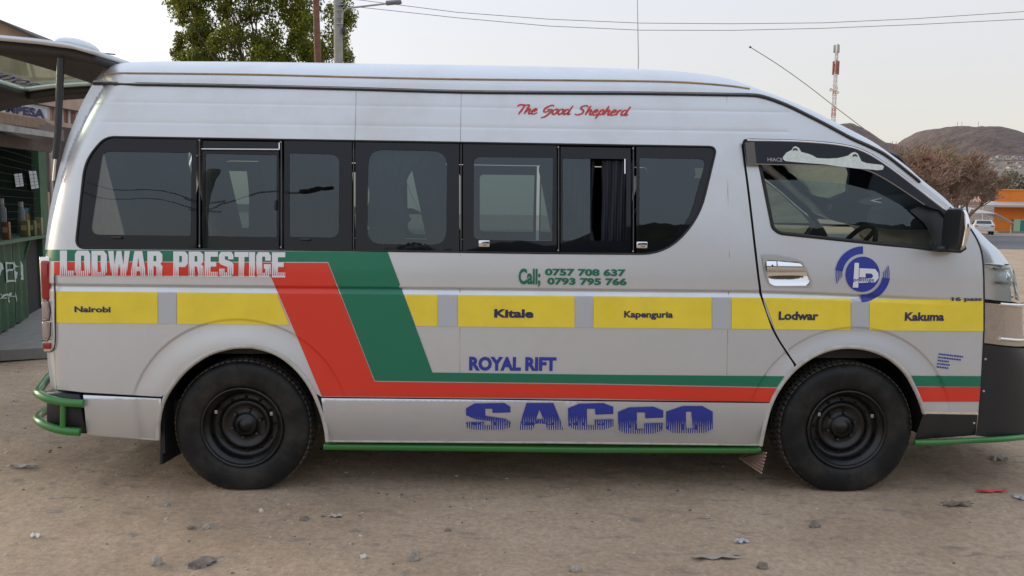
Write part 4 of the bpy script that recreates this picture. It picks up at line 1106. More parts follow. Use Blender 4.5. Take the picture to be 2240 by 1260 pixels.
stone(572,1112,14,8,SP,'white pebble just in front of the rear tyre','stone',GRP)
stone(980,1160,16,9,SD,'brown pebble above the pointed grey stone','stone',GRP)
stone(1783,1146,24,13,SD,'small dark hollow stone below the front wheel','stone',GRP)
stone(1668,1248,26,14,SD,'dark brown stone at the bottom edge beside the clear plastic bag','stone',GRP)
stone(665,1132,22,8,SD,'flat brown clod on the dirt right of the rear tyre','stone',GRP)
stone(1258,1250,30,14,SG,'grey stone cut by the bottom edge near the middle','stone',GRP)
# litter
def scrap(px, py, wpx, hpx, m, label, cat, name, lift=.009, n=9, th=0.0015):
    c = PG(px, py); k = (c-Vector(EYE)).length/FPX; wx = wpx*k; wy = hpx*k*1.5; V = []; F = []
    for lay in (0, 1):
        for i in range(n):
            for j in range(n):
                x = (i/(n-1)-.5)*wx*(1+.25*math.sin(j*1.7)); y = (j/(n-1)-.5)*wy*(1+.3*math.sin(i*2.1+1))
                z = .003+lift*(.5+.5*math.sin(i*1.3+j*.9+px))*random.uniform(.5, 1) if lay == 0 else V[i*n+j][2]-th
                V.append((x, y, z))
    o = n*n; F = [(i*n+j, i*n+j+1, (i+1)*n+j+1, (i+1)*n+j) for i in range(n-1) for j in range(n-1)]+[(o+i*n+j, o+(i+1)*n+j, o+(i+1)*n+j+1, o+i*n+j+1) for i in range(n-1) for j in range(n-1)]
    q = MB().add(V, F).build(name, m); q.location = (c.x, c.y, float(ghz(np.array([c.x]), np.array([c.y]))[0])+.004); return tag(q, label, cat)
scrap(2168,1076,50,6,mat('red_wrapper', (.55,.06,.05), .4),'twisted red and pink sweet wrapper on the dirt at the far right','wrapper','wrapper',.012)
scrap(2095,1104,46,9,SD,'crumpled dark grey cardboard scrap on the dirt near the red wrapper','scrap','cardboard_scrap',.022)
scrap(2232,1090,18,16,mat('clear_crumple', (.42,.42,.41), .3),'crumpled clear plastic scrap at the right edge','scrap','plastic_scrap',.014)
scrap(50,1020,46,7,mat('dirty_paper', (.44,.40,.34), .8),'torn off-white paper strip on the dirt below the green rear guard','paper','paper_scrap',.02)
scrap(77,1168,16,7,mat('white_paper', (.75,.74,.70), .8),'tiny bright white paper bit at the lower left','paper','paper_scrap',.02)
scrap(1565,1222,86,12,mat('clear_bag', (.33,.28,.22), .35),'flattened clear plastic bag half buried in the dirt at the bottom','bag','plastic_bag',.012)
scrap(1622,1190,24,8,mat('blue_white_scrap', (.45,.50,.54), .5),'small bluish white plastic scrap above the clear bag','scrap','plastic_scrap',.015)
scrap(2185,1004,26,10,mat('dirty_paper', (.46,.44,.41), .8),'small grey paper scrap behind the front wheel at the right','paper','paper_scrap',.02)
scrap(735,1126,26,7,mat('dirty_paper', (.46,.44,.41), .8),'small pale paper scrap below the start of the green side tube','paper','paper_scrap',.01)
# road strip and verge
ASP = mat('worn_asphalt', (.105,.105,.112), .85, var=.15, vscale=2, bump=.3, bscale=30)
MB().add([(-400,31,.004),(900,40,.004),(900,74,.004),(-400,62,.004)], [(0,1,2,3)]).build('road', ASP)['kind'] = 'structure'
MB().add([(-400,62.3,.006),(900,74.3,.006),(900,86,.006),(-400,70,.006)], [(0,1,2,3)]).build('pavement', mat('verge', (.30,.25,.21), .9, var=.2, vscale=.5))['kind'] = 'structure'

# ---------------------------------------------------------------- kiosk at the left
A = PG(0, 755); B = PG(60, 716); KU = (B-A).normalized(); KN = Vector((KU.y, -KU.x, 0))
if KN.dot(Vector(EYE)-B) < 0: KN = -KN
def W(u, o, z): p = B+KU*u+KN*o; return Vector((p.x, p.y, z))
def on_wall(px, py, out=0.0):
    d = Vector(rays([(px, py)])[0]); e = Vector(EYE); p0 = B+KN*out; t = (p0-e).dot(KN)/d.dot(KN); P = e+d*t
    return (P-B).dot(KU), P.z
kz = on_wall(30, 524)[1]; uR = on_wall(108, 500)[0]; uP = on_wall(92, 500)[0]
print('KIOSK', A, B, kz, uR) if DBG else None
kiosk = empty('kiosk', (0, 0, 0)); tag(kiosk, 'green corrugated iron kiosk with wire mesh window at the left edge', 'kiosk')
PITCH_ = .34
def corr(u): return .016*math.cos(2*math.pi*u/PITCH_)
def corr_sheet(name, u0, u1, z0, z1, m, parent, out=0.0, amp=1.0):
    n_ = max(12, int((u1-u0)/PITCH_*20)); V = []
    for lay in (0, -.003):
        for i in range(n_+1):
            u = u0+(u1-u0)*i/n_
            for z in (z0, z1): V.append(W(u, out+corr(u)*amp+lay, z))
    s_ = 2*(n_+1); F = [(2*i, 2*i+1, 2*i+3, 2*i+2) for i in range(n_)]+[(s_+2*i, s_+2*i+2, s_+2*i+3, s_+2*i+1) for i in range(n_)]
    return MB().add(V, F, True).build(name, m, parent, False)
sheets = [(-2.9,-2.12),(-2.10,-1.32),(-1.30,-.66),(-.64,0)]
for i, (a_, b_) in enumerate(sheets): corr_sheet('corrugated_sheet', a_, b_, .12, kz-.03, GCOR, kiosk, out=.004*(i % 2))
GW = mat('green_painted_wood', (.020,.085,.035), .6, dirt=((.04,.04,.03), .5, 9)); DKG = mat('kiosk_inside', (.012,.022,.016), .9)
def wbox(name, u0, u1, o0, o1, z0, z1, m, parent):
    V = [W(u, o, z) for u in (u0, u1) for o in (o0, o1) for z in (z0, z1)]
    return MB().add(V, [(0,1,3,2),(4,6,7,5),(0,4,5,1),(2,3,7,6),(0,2,6,4),(1,5,7,3)]).build(name, m, parent)
wbox('counter_shelf', -2.95, uR-.02, -.45, .10, kz-.02, kz+.015, mat('counter_wood', (.05,.11,.06), .6), kiosk)
wbox('corner_post', uP-.02, uR, -.08, .0, .1, 2.25, GW, kiosk)
wbox('post', -.06, .0, -.10, -.03, .1, kz-.03, GW, kiosk)
wbox('post', -1.45, -1.38, -.10, -.03, kz+.01, 2.2, GW, kiosk)
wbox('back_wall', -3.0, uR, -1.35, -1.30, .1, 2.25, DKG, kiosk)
wbox('side_wall', uR-.02, uR+.02, -1.32, -.08, .1, 2.25, GW, kiosk)
wbox('side_wall', -3.0, -2.96, -1.32, -.05, .1, 2.25, GW, kiosk)
wbox('passage_shade', .01, uP-.03, -.10, -.06, .1, kz-.03, mat('passage_shade_black', (.012,.013,.014), .8), kiosk)  # near-black sheet standing in for the shade inside the open passage
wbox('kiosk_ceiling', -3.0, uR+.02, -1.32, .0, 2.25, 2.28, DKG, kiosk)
br = MB(); br.tube([W(.04, .06, kz-.02), W(-.10, -.02, kz-.38)], .014, 6); br.build('shelf_brace', GW, kiosk)
# concrete plinth under it
pl_ = [PG(-330, 808), PG(130, 782), PG(260, 700), PG(-330, 640)]
mb = MB().add([*(Vector((p.x, p.y, .0)) for p in pl_), *(Vector((p.x, p.y, .10)) for p in pl_)], [(4,5,6,7),(0,1,5,4),(1,2,6,5),(2,3,7,6),(3,0,4,7)])
tag(mb.build('concrete_plinth', CONC), 'low grey concrete slab under the green kiosk', 'slab')
# mesh wires
mw = MB()
for u in np.arange(-2.9, uP, .085): mw.tube([W(u, -.03, kz+.02), W(u, -.03, 2.2)], .0016, 4, False)
for z in np.arange(kz+.06, 2.2, .085): mw.tube([W(-2.9, -.032, z), W(uP, -.032, z)], .0016, 4, False)
tag(mw.build('wire_mesh', mat('mesh_wire', (.05,.07,.06), .5, .4), kiosk), kind='stuff')
for z in (1.75,): wbox('inner_shelf', -2.9, uP, -1.28, -.95, z, z+.02, GW, kiosk)
# hand painted letters on the iron
def wall_strokes(name, strokes, wd, m, parent):
    V = []; F = []
    for st in strokes:
        pts = np.array(st, float); out = []
        for i in range(len(pts)-1):
            k_ = max(2, int(np.linalg.norm(pts[i+1]-pts[i])/1.5))
            out += [pts[i]+(pts[i+1]-pts[i])*j/k_ for j in range(k_)]
        out.append(pts[-1]); n_ = len(out)
        for i in range(n_):
            t = out[min(i+1, n_-1)]-out[max(i-1, 0)]; t = t/(np.linalg.norm(t)+1e-9); nn = np.array([-t[1], t[0]])*wd
            for q in (out[i]+nn, out[i]-nn):
                ot = .0
                for _ in range(6): u, z = on_wall(q[0], q[1], ot); ot = corr(u)+.012
                V.append(W(u, ot, z))
        b_ = len(V)-2*n_; F += [(b_+2*i, b_+2*i+1, b_+2*i+3, b_+2*i+2) for i in range(n_-1)]
    return MB().add(V, F).build(name, m, parent)
HW = mat('faded_white_brush', (.42,.50,.46), .7)
wall_strokes('lettering', [[(-14,575),(-14,618)],[(-14,575),(0,574),(7,576),(8,588),(6,598),(-2,601),(-14,601)], [(-44,618),(-44,575),(-33,596),(-22,575),(-22,618)],
  [(30,576),(13,575),(15,616),(29,614)],[(14,594),(28,590)], [(40,584),(35,574),(31,576),(31,588),(40,596),(40,608),(35,616),(30,613)],
  [(47.5,612),(48,578),(51,573),(53,580),(54.5,612)],[(48,592),(54,591)]], 2.0, HW, kiosk)
wall_strokes('lettering', [[(-14,655),(-10,642),(-6,655),(-2,650),(0,655)],[(9,643),(5,644),(4,651),(8,653)],[(13,644),(11,652),(15,652),(16,643),(13,644)],[(19,643),(22,652)],[(20,643),(24,646),(23,662)],[(28,640),(28,648),(33,648)],[(33,640),(36,652),(37,660)]], .9, HW, kiosk)
# awning and beams
awz = lambda u, py: None
def Wpx(px, out, py):   # point on the plane `out` metres in front of the kiosk wall seen at (px, py)
    u, z = on_wall(px, py, out); return u, z
u0_, z0_ = Wpx(-60, .55, 262); u1_, z1_ = Wpx(126, .55, 297)
V = []
n_ = 60
for lay in (0, -.004):
    for i in range(n_+1):
        t = i/n_; u = -3.0+(u1_+3.0)*t
        zf = z1_+(z0_-z1_)*(u-u1_)/(u0_-u1_)
        V += [W(u, .55, zf+.010*math.cos(2*math.pi*u/.09)+lay), W(u, -.25, zf+.14+.010*math.cos(2*math.pi*u/.09)+lay)]
s_ = 2*(n_+1); aw = MB().add(V, [(2*i, 2*i+1, 2*i+3, 2*i+2) for i in range(n_)]+[(s_+2*i, s_+2*i+2, s_+2*i+3, s_+2*i+1) for i in range(n_)], True).build('awning_sheet', TIN, kiosk, False)
def beam(name, pa, pb, out, dz, m, parent):   # plank seen from px pa to pb
    (ua, za), (ub, zb) = Wpx(pa[0], out, pa[1]), Wpx(pb[0], out, pb[1])
    P = [W(ua, out, za), W(ub, out, zb)]; V = []
    for p in P:
        for o in (0, -.04):
            for z in (0, -dz): q = p+KN*o; V.append((q.x, q.y, q.z+z))
    return MB().add(V, [(0,1,3,2),(4,6,7,5),(0,4,5,1),(2,3,7,6),(0,2,6,4),(1,5,7,3)]).build(name, m, parent)
beam('awning_fascia', (-60,260), (126,291), .56, .055, TIN, kiosk)
beam('timber_beam', (-60,236), (100,262), .50, .06, WOOD, kiosk)
beam('timber_beam', (-60,248), (84,270), .53, .045, WOOD, kiosk)
beam('timber_beam', (-60,280), (112,312), .30, .12, mat('dark_timber', (.06,.04,.03), .8, var=.3, vscale=12), kiosk)
beam('timber_beam', (84,258), (140,285), .40, .14, mat('mauve_board', (.13,.10,.095), .8, var=.2, vscale=9), kiosk)
# goods on the counter: separate things
def jar(px, py, wpx, hpx, col, label, cat, out=-.18, kind='jar'):
    u, _ = on_wall(px, py, out); z = kz+.015 if py > 480 else None
    c = W(u, out, 0); k = (Vector(EYE)-c).length/FPX; r_ = wpx*k/2; h_ = hpx*k
    if z is None: z = zat(c, py)
    t_ = empty(kind, (c.x, c.y, z)); tag(t_, label, cat, 'goods on the kiosk counter')
    m_ = mat('goods_%s' % kind+str(len(MATS)), col, .4)
    if kind == 'packet':
        MB().bbox((0,0,h_/2), (2*r_, r_*.8, h_), .008).build('pack', m_, t_); MB().box((0,-r_*.42,h_*.55), (r_*1.2, .004, h_*.3)).build('pack_label', mat('pack_label', (.5,.42,.2), .6), t_)
    else:
        MB().lathe([(0,0),(r_*.92,0),(r_,.01),(r_,h_*.72),(r_*.6,h_*.84),(r_*.6,h_*.86)], (0,0,0), 'z', 16).build('body', m_, t_)
        MB().lathe([(r_*.66,h_*.84),(r_*.66,h_),(0,h_)], (0,0,0), 'z', 16).build('lid', mat('lid'+str(len(MATS)), tuple(min(1, c_*1.5+.03) for c_ in col[::-1]), .4), t_)
    return t_
jar(48,512,14,60,(.16,.19,.18),'tall clear jar with dull lid, leftmost on the kiosk counter','jar')
jar(60,512,13,48,(.35,.22,.06),'yellow-brown jar beside the tall clear jar on the counter','jar')
jar(72,512,13,52,(.14,.17,.20),'blue-grey jar in the middle of the kiosk counter','jar')
jar(86,512,12,56,(.30,.34,.33),'pale jar nearest the green corner post','jar')
jar(55,512,16,30,(.20,.17,.07),'olive packet in front of the jars on the left of the counter','packet',.02,'packet')
jar(70,513,15,28,(.12,.13,.05),'dark green packet in front of the blue-grey jar','packet',.02,'packet')
jar(85,512,14,32,(.26,.24,.14),'khaki packet at the right end of the counter','packet',.02,'packet')
jar(4,516,18,70,(.08,.10,.12),'dark bottle-like jar at the left edge behind the mesh','jar')
jar(14,517,14,32,(.26,.12,.07),'red-brown packet at the left edge of the counter','packet',.02,'packet')
# hanging basin and papers
u, z = on_wall(60, 425, -.3); c = W(u, -.3, z); t_ = empty('hanging_lamp', c); tag(t_, 'grey dome lamp with red rim hanging inside the kiosk', 'lamp')
MB().lathe([(.0,.16),(.05,.155),(.09,.10),(.105,.03),(.105,.0)], (0,0,0), 'z', 20).build('lamp_shade', mat('lamp_grey_dome', (.10,.11,.11), .5), t_)
MB().lathe([(.105,.0),(.112,-.025),(.09,-.04),(.0,-.045)], (0,0,0), 'z', 20).build('lamp_rim', mat('lamp_red_rim', (.25,.04,.04), .4), t_)
MB().tube([(0,0,.155),(0,0,2.25-z)], .003, 5).build('cord', BLKP, t_)
for q_, (pts, lb) in enumerate(((((31,381),(48,379),(52,407),(35,409)), 'white paper notice, the smaller and left one on the kiosk mesh'), (((63,374),(79,374),(85,411),(69,414)), 'white gridded price list, the larger and right one on the kiosk mesh'))):
    V = [W(*(lambda uz: (uz[0], .015, uz[1]))(on_wall(*p, .015))) for p in pts]
    t_ = empty('notice', (0,0,0)); tag(t_, lb, 'notice')
    MB().add([*V, *[v-KN*.002 for v in V]], [(0,1,2,3),(7,6,5,4),(0,4,5,1),(1,5,6,2),(2,6,7,3),(3,7,4,0)]).build('sheet', mat('notice_paper', (.42,.45,.46), .8), t_)
    ln = MB()
    for i in range(1, 5):
        a_ = V[0].lerp(V[3], i/5)+KN*.002; b_ = V[1].lerp(V[2], i/5)+KN*.002; ln.tube([a_, b_], .003, 4, False)
    a_ = V[0].lerp(V[1], .5)+KN*.002; b_ = V[3].lerp(V[2], .5)+KN*.002; ln.tube([a_, b_], .003, 4, False)
    tag(ln.build('ruled_lines', mat('ink_grey', (.12,.13,.15), .8), t_), kind='stuff')

# sign shop behind the kiosk
ys = 7.6
sg = empty('shop_fascia', (0,0,0)); tag(sg, 'rusty red and white corrugated fascia of a shop behind the kiosk', 'fascia')
def vq(pts, y, m, name, parent, th=.03):
    V = [PY(*p, y) for p in pts]; n_ = len(V); V2 = [Vector((v.x, v.y+th, v.z)) for v in V]
    return MB().add([*V, *V2], [tuple(range(n_)), tuple(range(2*n_-1, n_-1, -1))]+[(i, (i+1) % n_, n_+(i+1) % n_, n_+i) for i in range(n_)]).build(name, m, parent)
vq([(-60,214),(58,240-16),(58,251),(-60,235)], ys, mat('white_board', (.62,.63,.66), .7, var=.08), 'white_board', sg)
vq([(58,224),(104,232),(104,260),(58,251)], ys, mat('white_board', (.62,.63,.66), .7, var=.08), 'white_board', sg)
n_ = 14
for i in range(n_):
    xa = 104.5+i*5; xb = xa+4.6; f_ = lambda x: 232+(x-104)*.17
    vq([(xa, f_(xa)), (xb, f_(xb)), (xb, f_(xb)+30), (xa, f_(xa)+30)], ys-.01*(i % 2), RUST if i % 3 else mat('pale_pink_sheet', (.52,.42,.39), .7, var=.15), 'sheet_rib', sg)
vq([(58,223),(176,243),(176,246),(58,226)], ys-.05, mat('dark_edge', (.05,.04,.035), .8), 'roof_edge', sg)
vq([(-60,250),(190,285),(190,420),(-60,420)], ys+.6, mat('dark_shop_wall', (.10,.075,.07), .85, var=.3, vscale=3), 'shop_wall', sg)
V_, F_ = text_geo('MPESA', .05); lo = V_.min(0); hi = V_.max(0); Q = [PY(12+86*(v[0]-lo[0])/(hi[0]-lo[0]), 254-20*(v[1]-lo[1])/(hi[1]-lo[1])-8+.17*(12+86*(v[0]-lo[0])/(hi[0]-lo[0])-50)*1.0+6, ys-.02) for v in V_]
MB().add(Q, F_).build('lettering', NAVY, sg)
# pole beside the kiosk
tag(MB().tube([PY(111,330,6.2), PY(113,420,6.2), Vector((PY(113,420,6.2).x, 6.2, 0))], .022, 8).build('downpipe', mat('cream_pipe', (.45,.40,.34), .7)), 'thin cream pipe standing beside the green kiosk corner', 'pipe')

# gabled plaster building
PLA = mat('brown_plaster', (.40,.30,.235), .9, var=.2, vscale=1.3, dirt=((.24,.17,.13), .6, 1.1))
gb_ = empty('gabled_building', (0,0,0)); tag(gb_, 'brown plastered gable building with dark roof edge above the raised tailgate', 'building')
yb_ = 15.0; P = [PY(-420,45,yb_), PY(-200,-28,yb_), PY(0,49,yb_), PY(102,96,yb_), PY(109,101,yb_)]
poly = [(p.x, p.z) for p in P]+[(P[-1].x, 0), (P[0].x, 0)]
MB().prism(poly, 6.0, (0, yb_, 0), 'y').build('wall', PLA, gb_)
mb = MB()
for i in range(4):
    a_, b_ = P[i], P[i+1]; V = []
    for p in (a_, b_):
        for y in (-.25, 6.2):
            for dz in (.0, .07): V.append((p.x, yb_+y, p.z+dz))
    mb.add(V, [(0,1,3,2),(4,6,7,5),(0,4,5,1),(2,3,7,6),(0,2,6,4),(1,5,7,3)])
mb.build('roof', mat('dark_roof', (.075,.062,.055), .8), gb_)

# ---------------------------------------------------------------- vegetation
def leaf_mat(name, c1_, c2_, tr=.35):
    m = bpy.data.materials.new(name); m.use_nodes = True; n = m.node_tree.nodes; l = m.node_tree.links; b = n['Principled BSDF']
    oi = n.new('ShaderNodeNewGeometry'); rp = n.new('ShaderNodeValToRGB'); rp.color_ramp.elements[0].color = (*c1_, 1); rp.color_ramp.elements[1].color = (*c2_, 1)
    l.new(oi.outputs['Random Per Island'], rp.inputs[0]); l.new(rp.outputs[0], b.inputs['Base Color']); b.inputs['Roughness'].default_value = .6
    t = n.new('ShaderNodeBsdfTranslucent'); l.new(rp.outputs[0], t.inputs[0]); mx_ = n.new('ShaderNodeMixShader'); mx_.inputs[0].default_value = tr
    l.new(b.outputs[0], mx_.inputs[1]); l.new(t.outputs[0], mx_.inputs[2]); l.new(mx_.outputs[0], n['Material Output'].inputs[0]); return m
def leaves(centers, n_per, spread, size, seed, droop=0.3):
    r = np.random.default_rng(seed); V = []; F = []
    for c in centers:
        k = int(n_per*(c[3] if len(c) > 3 else 1)); P = r.normal(size=(k, 3)); P = P/np.linalg.norm(P, axis=1)[:, None]*(r.random(k)**.45)[:, None]*np.array(spread)*(c[4] if len(c) > 4 else 1)+np.array(c[:3])
        for p in P:
            d = r.normal(size=3); d[2] -= droop; d /= np.linalg.norm(d); s_ = np.cross(d, r.normal(size=3)); s_ /= np.linalg.norm(s_)+1e-9; L = size*r.uniform(.7, 1.4); w_ = L*.42
            b_ = len(V); V += [p-d*L/2, p+s_*w_/2, p+d*L/2, p-s_*w_/2]; F.append((b_, b_+1, b_+2, b_+3))
    return V, F
def leafy_tree(name, base, clumps, n_per, spread, size, seed, lm, tm, label, cat, grp=None, trunk_r=.2, fork=None, droop=.3):
    t_ = empty(name, base); tag(t_, label, cat, grp)
    V, F = leaves(clumps, n_per, spread, size, seed, droop); MB().add([tuple(v) for v in V], F).build('crown', lm, t_, False)
    mb = MB(); fk = Vector(fork or (0, 0, min(c[2] for c in clumps)*.7)); mb.tube([(0,0,-.1), fk*.5+Vector((.05,.03,0)), fk], [trunk_r*1.3, trunk_r, trunk_r*.75], 9)
    rr = random.Random(seed)
    for c in clumps[::(7 if len(clumps) > 100 else 2)]:
        c = Vector(c[:3]); m_ = fk.lerp(c, .5)+Vector((rr.uniform(-.3,.3), rr.uniform(-.3,.3), rr.uniform(-.1,.4)))
        mb.tube([fk, m_, c], [trunk_r*.28, trunk_r*.13, trunk_r*.04], 6)
    mb.build('trunk', tm, t_); return t_
BARK = mat('bark', (.12,.09,.065), .9, var=.3, vscale=10)
L1 = leaf_mat('yellow_green_leaves', (.035,.070,.008), (.30,.31,.022), .45)
yt_ = 24.0; cb = PY(575, 200, yt_); cl = []
rr = random.Random(5)
def tree_in(px, py): # traced crown coverage
    return (375+18*math.sin(py*.13) < px < 772-(max(0, 95-py)*.25 if py > 20 else 0))
for i in range(230):
    px = rr.uniform(378, 764); py = rr.uniform(-150, 215)
    e = ((px-570)/205)**2+((py-25)/190)**2
    if e > 1.08: continue
    if any(math.hypot(px-hx, py-hy) < hr for hx, hy, hr in ((470,50,9),(505,58,14),(575,42,16),(592,8,10),(618,88,20),(612,62,10),(705,78,15),(735,100,13),(660,125,11),(400,60,13),(432,92,9),(475,120,10),(545,118,9))): continue
    p = PY(px, py, yt_+rr.uniform(-1.6, 1.6)); cl.append((p.x-cb.x, p.y-cb.y, p.z, rr.uniform(.6, 1.2), rr.uniform(.7, 1.1)))
for px, py in ((402,22),(398,40),(408,10),(392,100),(385,118),(395,82),(465,122),(470,100),(758,120),(745,128),(764,128),(385,5),(420,70)):
    p = PY(px, py, yt_); cl.append((p.x-cb.x, p.y-cb.y, p.z, .5, .55))
leafy_tree('leafy_tree', (cb.x, cb.y, 0), cl, 340, (.40,.40,.48), .12, 11, L1, BARK, 'large yellow-green leafy tree behind the poles above the minibus roof', 'tree', trunk_r=.28, droop=1.0)

def twig_tree(name, base, H_, Wd, seed, label, m, grp, depth=5, r0=.16):
    r = random.Random(seed); t_ = empty(name, base); tag(t_, label, 'tree', grp); tr = MB(); cr_ = MB(); seg = [0]
    def grow(p, d, L, rad, lv):
        q = p+d*L; mb_ = tr if lv >= depth-1 else cr_
        mb_.tube([p, (p+q)/2+Vector((r.uniform(-1,1), r.uniform(-1,1), r.uniform(-1,1)))*L*.06, q], [max(rad, .017), max(rad*.85, .015), max(rad*.68, .012)], 5 if lv >= depth-1 else 3, False)
        if lv == 0: return
        for k in range(3 if lv > 1 else 6):
            v = Vector((r.uniform(-1,1)*Wd, r.uniform(-1,1)*Wd, r.uniform(-.15,.9))).normalized()
            nd = (d*.55+v*.85).normalized(); grow(p+d*L*r.uniform(.55, 1), nd, L*r.uniform(.62,.82), rad*.55, lv-1)
    for k in range(3):
        a_ = k*2.1+seed; grow(Vector((0,0,-.1)), Vector((math.cos(a_)*.45, math.sin(a_)*.45, 1)).normalized(), H_*.30, r0, depth)
    k_ = H_/max(v[2] for v in cr_.v)
    for b_ in (tr, cr_): b_.v = [(v[0]*k_*1.05, v[1]*k_*1.05, v[2]*k_) for v in b_.v]
    tr.build('trunk', m, t_, False); c_ = cr_.build('crown', m, t_, False); c_['kind'] = 'stuff'
    return t_
TW = mat('reddish_twigs', (.30,.185,.125), .9, var=.25, vscale=2); TW2 = mat('brown_twigs', (.29,.20,.135), .9, var=.25, vscale=2); TW3 = mat('olive_twigs', (.25,.21,.11), .9, var=.25, vscale=2)
BG_ = 'bare thorn trees across the road'
specs = [(1935,485,44,9.2,1.2,1,'bare brown thorn tree nearest the windscreen, taller than the van mirror',TW),
 (2010,485,47,8.2,1.3,2,'bare reddish thorn tree just right of the windscreen pillar',TW), (2052,488,50,8.0,1.1,3,'wide bare thorn tree behind the chrome wing mirror',TW),
 (2098,488,70,7.0,1.1,4,'low bare brown thorn tree left of the grey shed roof',TW2), (1890,485,50,9.6,1.2,5,'tall olive-tipped thorn tree behind the van roof slope',TW3),
 (1975,485,62,9.8,1.2,7,'bare feathery thorn tree with branches sticking up to the left of the hill',TW3), (2030,488,66,8.6,1.2,8,'bare grey-brown thorn tree in the second row behind the mirror',TW2)]
for px, py, y, H_, Wd, sd, lb, m_ in specs:
    p = PY(px, 480, y); twig_tree('thorn_tree', (p.x, p.y, 0), (483-{1:270,2:268,3:282,4:318,5:262,6:392,7:272,8:276}[sd])*(y+CD)/FPX, Wd, sd, lb, m_, BG_, 6)
# green bushes
L2 = leaf_mat('dull_green_leaves', (.045,.055,.025), (.11,.12,.05), .2)
for k, (px, py, y, s_, lb) in enumerate(((2180,402,100,2.6,'dull green bush behind the left end of the orange shop'), (2225,396,104,3.0,'larger dull green bush behind the orange shop at the right edge'), (2270,398,104,3.0,'dull green bush beyond the right edge behind the orange shop'))):
    p = PY(px, py, y); cl = [(random.uniform(-1.6,1.6)*s_/2, random.uniform(-.6,.6), p.z+random.uniform(-2.2,1.0)*s_/2.6, 1, 1) for _ in range(16)]
    leafy_tree('bush', (p.x, p.y, 0), cl, 70, (1.0,.8,.8), .36, 30+k, L2, BARK, lb, 'bush', 'green bushes behind the orange shop', .12)

# ---------------------------------------------------------------- poles and wires
def pole(name, px, py, y, r0, r1, m, label, cat, topz=11, lean=0.0):
    p = PY(px, py, y); t_ = empty(name, (p.x, p.y, 0)); tag(t_, label, cat)
    MB().tube([(-.0-lean*p.z, 0, 0), (0, 0, p.z), (lean*(topz-p.z), 0, topz)], [r0, (r0+r1)/2, r1], 14).build('shaft', m, t_); return t_, p
WP = mat('brown_pole_wood', (.17,.085,.05), .8, var=.35, vscale=8, bump=.4, bscale=30)
CP = mat('pole_concrete', (.33,.33,.30), .85, var=.12, vscale=7, bump=.2, bscale=40)
pole('wooden_pole', 694, 90, 17, .10, .07, WP, 'brown wooden utility pole in front of the leafy tree', 'pole', 10, -.02)
cp, pc = pole('street_lamp', 740, 70, 15, .125, .082, CP, 'grey concrete pole with a curved street lamp arm', 'street lamp', 10.5)
def rel(px, py, y): return PY(px, py, y)-Vector((pc.x, pc.y, 0))
MB().tube([rel(748,54,14.9), rel(749,34,14.9), rel(752,24,14.9), rel(760,18,14.9), rel(780,15.5,14.9), rel(845,8,14.9)], .022, 8).build('lamp_arm', STEEL, cp)
MB().bbox(rel(861,5.5,14.9), (.38,.16,.09), .035, Matrix.Rotation(R(-6), 3, 'Y')).build('lamp_head', mat('lamp_head_grey', (.22,.23,.23), .4, .3), cp)
for py in (10, 22, 38, 52): MB().tube([rel(736,py,14.86), rel(751,py,14.86)], .014, 6).build('clamp_bolt', STEEL, cp)
MB().bbox(rel(752,68,14.9), (.09,.10,.16), .03).build('insulator', BLKP, cp)
MB().bbox(rel(749,10,14.9), (.08,.08,.1), .02).build('insulator', BLKP, cp)
BW = mat('wire_grey', (.12,.12,.13), .6)
for q, (pts, lb) in enumerate((([(755,-4),(1000,27),(1200,42),(1400,50.5),(1600,52),(1800,50),(2000,41),(2260,24)], 'upper overhead power line crossing the sky right of the lamp'),
                 ([(752,12),(900,28),(1000,39),(1200,57),(1400,66),(1600,66.5),(1800,62),(2000,54),(2260,41)], 'lower overhead power line crossing the sky right of the lamp'))):
    tag(MB().tube([PY(*p, 15) for p in pts]+[PY(3400, -60+q*20, 15)], .0068, 5).build('power_line', BW), lb, 'wire')
for q, (pts, lb) in enumerate((([(750,78),(776,138)], 'thin stay wire, the right one of two beside the concrete pole'), ([(748,80),(765,138)], 'thin stay wire, the left one of two beside the concrete pole'))):
    p0, p1 = PY(*pts[0], 15), PY(*pts[1], 15); d_ = (p1-p0); p2 = p0+d_*(p0.z/(p0.z-p1.z)); tag(MB().tube([p0, p2], .005, 5).build('stay_wire', BW), lb, 'wire')
p = PY(1396.5, 130, 34); tag(MB().tube([(p.x, p.y, 0), p, PY(1394, -10, 34)], [.04,.024,.018], 6).build('thin_mast', mat('mast_grey', (.38,.38,.40), .6)), 'very thin grey mast rising above the middle of the roof', 'mast')

# cell tower
ty = 150.0; p = PY(1826, 200, ty); tw = empty('cell_tower', (p.x, p.y, 0)); tag(tw, 'red and white lattice mobile phone mast with antenna panels', 'tower')
RW = [mat('mast_red', (.42,.13,.10), .6), mat('mast_white', (.62,.60,.58), .6)]
zt = zat(p, 112); nb = 16; wdt = lambda z: .95-.55*z/zt
for k in range(nb):
    z0, z1 = zt*k/nb, zt*(k+1)/nb; mb = MB(); w0, w1 = wdt(z0)/2, wdt(z1)/2
    c0_ = [(-w0,-w0),(w0,-w0),(w0,w0),(-w0,w0)]; c1_ = [(-w1,-w1),(w1,-w1),(w1,w1),(-w1,w1)]
    for i in range(4):
        j = (i+1) % 4
        mb.tube([(*c0_[i], z0), (*c1_[i], z1)], .05, 4, False); mb.tube([(*c0_[i], z0), (*c1_[j], z1)], .03, 3, False); mb.tube([(*c0_[j], z0), (*c1_[i], z1)], .03, 3, False); mb.tube([(*c0_[i], z0), (*c0_[j], z0)], .03, 3, False)
    mb.build('lattice_section', RW[k % 2], tw)
PG_ = mat('antenna_panel_grey', (.42,.41,.40), .6)
za, zb = zat(p, 115), zat(p, 98); 
